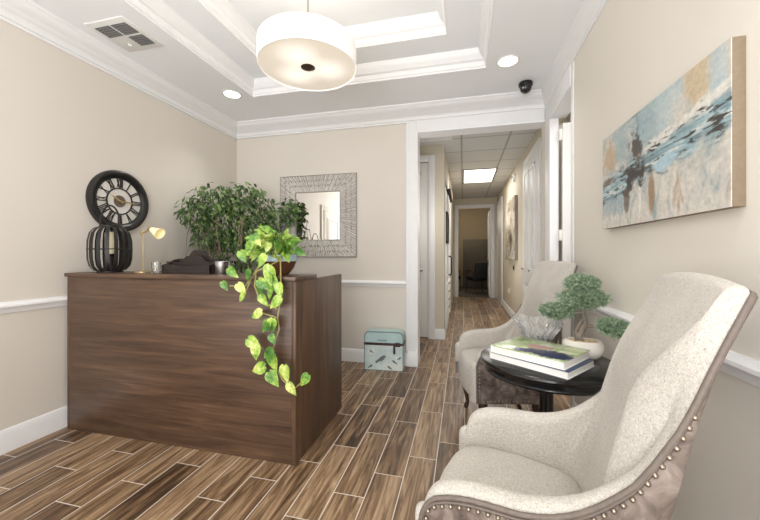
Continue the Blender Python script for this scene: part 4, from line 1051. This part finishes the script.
def plate(name, label, loc, cat, w, h, mat, knob):
    o = thing(name, label, cat, loc, R(-90)); MB().box(-w / 2, w / 2, -0.008, 0, -h / 2, h / 2, .002).build('face_plate', mat, o)
    MB().box(-0.012, 0.012, -0.02, -0.008, -0.022, 0.022, .003).build('toggle', knob, o)
plate('wall_switch', 'small black wall switch under the hall canvas', (0.90, 6.55, 0.95), 'switch', 0.07, 0.10, M['black2'], M['black'])
plate('wall_outlet', 'white outlet with a plug low on the right hall wall', (0.90, 7.2, 0.47), 'outlet', 0.08, 0.12, M['plate'], M['plate'])
tr = thing('ceiling_light_panel', 'bright rectangular light panel in the hall ceiling', 'ceiling light', (0.30, 6.95, 2.74))
mb = MB(); ring(mb, -0.305, 0.305, -0.60, 0.60, -0.28, 0.28, -0.575, 0.575, -0.012, 0); mb.build('frame', M['ventdark'], tr)
MB().box(-0.28, 0.28, -0.575, 0.575, -0.008, -0.001).build('lens', M['troffer'], tr)
hv = thing('return_air_grille', 'white return air grille in the hall ceiling behind the opening', 'vent', (-0.42, 4.36, 2.74))
mb = MB(); ring(mb, -0.28, 0.28, -0.28, 0.28, -0.25, 0.25, -0.25, 0.25, -0.010, 0); mb.build('frame', M['vent'], hv)
mb = MB()
for i in range(14): y = -0.24 + 0.48 * i / 13; mb.box(-0.25, 0.25, y - .008, y + .008, -0.008, -0.002)
mb.build('slat', M['ceil'], hv)

# dim room at the end: partition, two chairs
pt = thing('grey_partition', 'tall grey partition panel in the dim room past the hall', 'partition', (0.55, 11.9, 0.002))
MB().box(-0.55, 0.75, -0.03, 0.03, 0.03, 1.70, 0.006).build('panel', M['mull'], pt)
for x in (-0.5, 0.7): MB().box(x - .03, x + .03, -0.12, 0.12, 0, 0.03, .004).build('foot', M['black2'], pt)
def office_chair(label, loc, rz):
    o = thing('office_chair', label, 'chair', loc, rz, group='black chairs in the far room')
    MB().box(-0.27, 0.27, -0.27, 0.25, 0.38, 0.50, 0.04, 3).build('seat', M['officeblack'], o)
    mb = MB(); mb.box(-0.26, 0.26, 0.20, 0.29, 0.46, 0.98, 0.035, 3, mat=Matrix.Translation((0, -.02, 0)) @ Matrix.Rotation(R(-6), 4, 'X')); mb.build('backrest', M['officeblack'], o)
    for sx in (-0.28, 0.28):
        MB().tube([(sx, 0.24, 0.44), (sx, 0.24, 0.66), (sx, 0.1, 0.69), (sx, -0.2, 0.68), (sx, -0.22, 0.44)], 0.018, 8).build('armrest', M['black2'], o)
        for sy in (-0.23, 0.22): MB().tube([(sx * .9, sy, 0.40), (sx, sy * 1.05, 0.0)], 0.016, 8).build('leg', M['black2'], o)
    return o
oc = office_chair('black upholstered armchair in the middle of the far doorway', (0.45, 10.9, 0.002), R(205))
oc2 = copy_tree(oc); oc2.location = (-0.42, 11.25, 0.002); oc2.rotation_euler = (0, 0, R(120)); oc2['label'] = 'black chair half hidden at the left of the far doorway'

# ------------------------------------------------------------------ lights, world, camera
def area(name, loc, rot, sx, sy, power, col=(1, 1, 1)):
    l = bpy.data.lights.new(name, 'AREA'); l.shape = 'RECTANGLE'; l.size = sx; l.size_y = sy; l.energy = power; l.color = col
    o = bpy.data.objects.new(name, l); C.objects.link(o); o.location = loc; o.rotation_euler = rot; return o
def point(name, loc, power, r=0.1, col=(1, 1, 1)):
    l = bpy.data.lights.new(name, 'POINT'); l.energy = power; l.shadow_soft_size = r; l.color = col
    o = bpy.data.objects.new(name, l); C.objects.link(o); o.location = loc; return o
def spot(name, loc, power, ang=110, col=(1, .95, .88)):
    l = bpy.data.lights.new(name, 'SPOT'); l.energy = power; l.spot_size = R(ang); l.spot_blend = 0.9; l.shadow_soft_size = 0.07; l.color = col
    o = bpy.data.objects.new(name, l); C.objects.link(o); o.location = loc; return o
area('entrance_daylight', (-0.80, YF - 0.05, 1.35), (R(90), 0, 0), 2.65, 2.3, 82, (0.97, 0.98, 1.0))
area('ceiling_fill', (-0.9, -1.0, 0.9), (R(180 - 10), 0, 0), 2.2, 1.6, 68, (0.97, 0.98, 1.0))  # added upward lamp behind the camera, brightens the ceiling
area('right_wall_fill', (0.05, YF - 0.02, 1.2), (R(90), 0, R(-14)), 0.8, 2.2, 26, (0.97, 0.98, 1.0))  # extra lamp added in the entrance opening to lift the right wall
point('pendant_bulb', (-0.91, 1.88, 2.42), 7, 0.10, (1, .95, .88))
for i, p in enumerate(((-2.167, 2.83), (0.349, 2.87), (-2.2, 0.6), (0.35, 0.6))): spot('downlight_and_fill_beam', (p[0], p[1], HC - 0.03), 27 if i == 3 else 22, col=(1, .97, .93))  # front beams have no fixture, added to even out the room light
area('hall_troffer', (0.30, 6.95, 2.70), (0, 0, 0), 0.55, 1.1, 20, (1, .97, .93))
point('hall_entry_fill', (-0.2, 4.3, 1.7), 9, 0.3, (1, .97, .93))  # added fill in mid-air, no fixture here
point('hall_middle_fill', (0.3, 6.0, 1.1), 8, 0.3, (1, .98, .95))  # added fill that lifts the hall ceiling and walls, no fixture
area('side_room_light', (1.6, 2.3, 2.8), (0, 0, 0), 0.8, 0.8, 26)
point('far_room_light', (0.1, 11.2, 2.3), 24, 0.25, (1, .88, .70))

w = bpy.data.worlds.new('World'); bpy.context.scene.world = w; w.use_nodes = True
w.node_tree.nodes['Background'].inputs[0].default_value = (0.95, 0.97, 1.0, 1); w.node_tree.nodes['Background'].inputs[1].default_value = 1.0

cd = bpy.data.cameras.new('camera'); cam = bpy.data.objects.new('camera', cd); C.objects.link(cam)
cd.sensor_width = 36; cd.lens = 338 / 760 * 36; cd.shift_y = -6 / 760; cd.clip_start = 0.02
cam.location = (0, 0, 1.2); cam.rotation_euler = (R(90), 0, R(13.8))
bpy.context.scene.camera = cam
vs = bpy.context.scene.view_settings
vs.view_transform = 'Standard'; vs.look = 'None'; vs.exposure = -0.09; vs.gamma = 1.0
bpy.context.scene.cycles.max_bounces = 10; bpy.context.scene.cycles.diffuse_bounces = 6
bpy.context.view_layer.update()
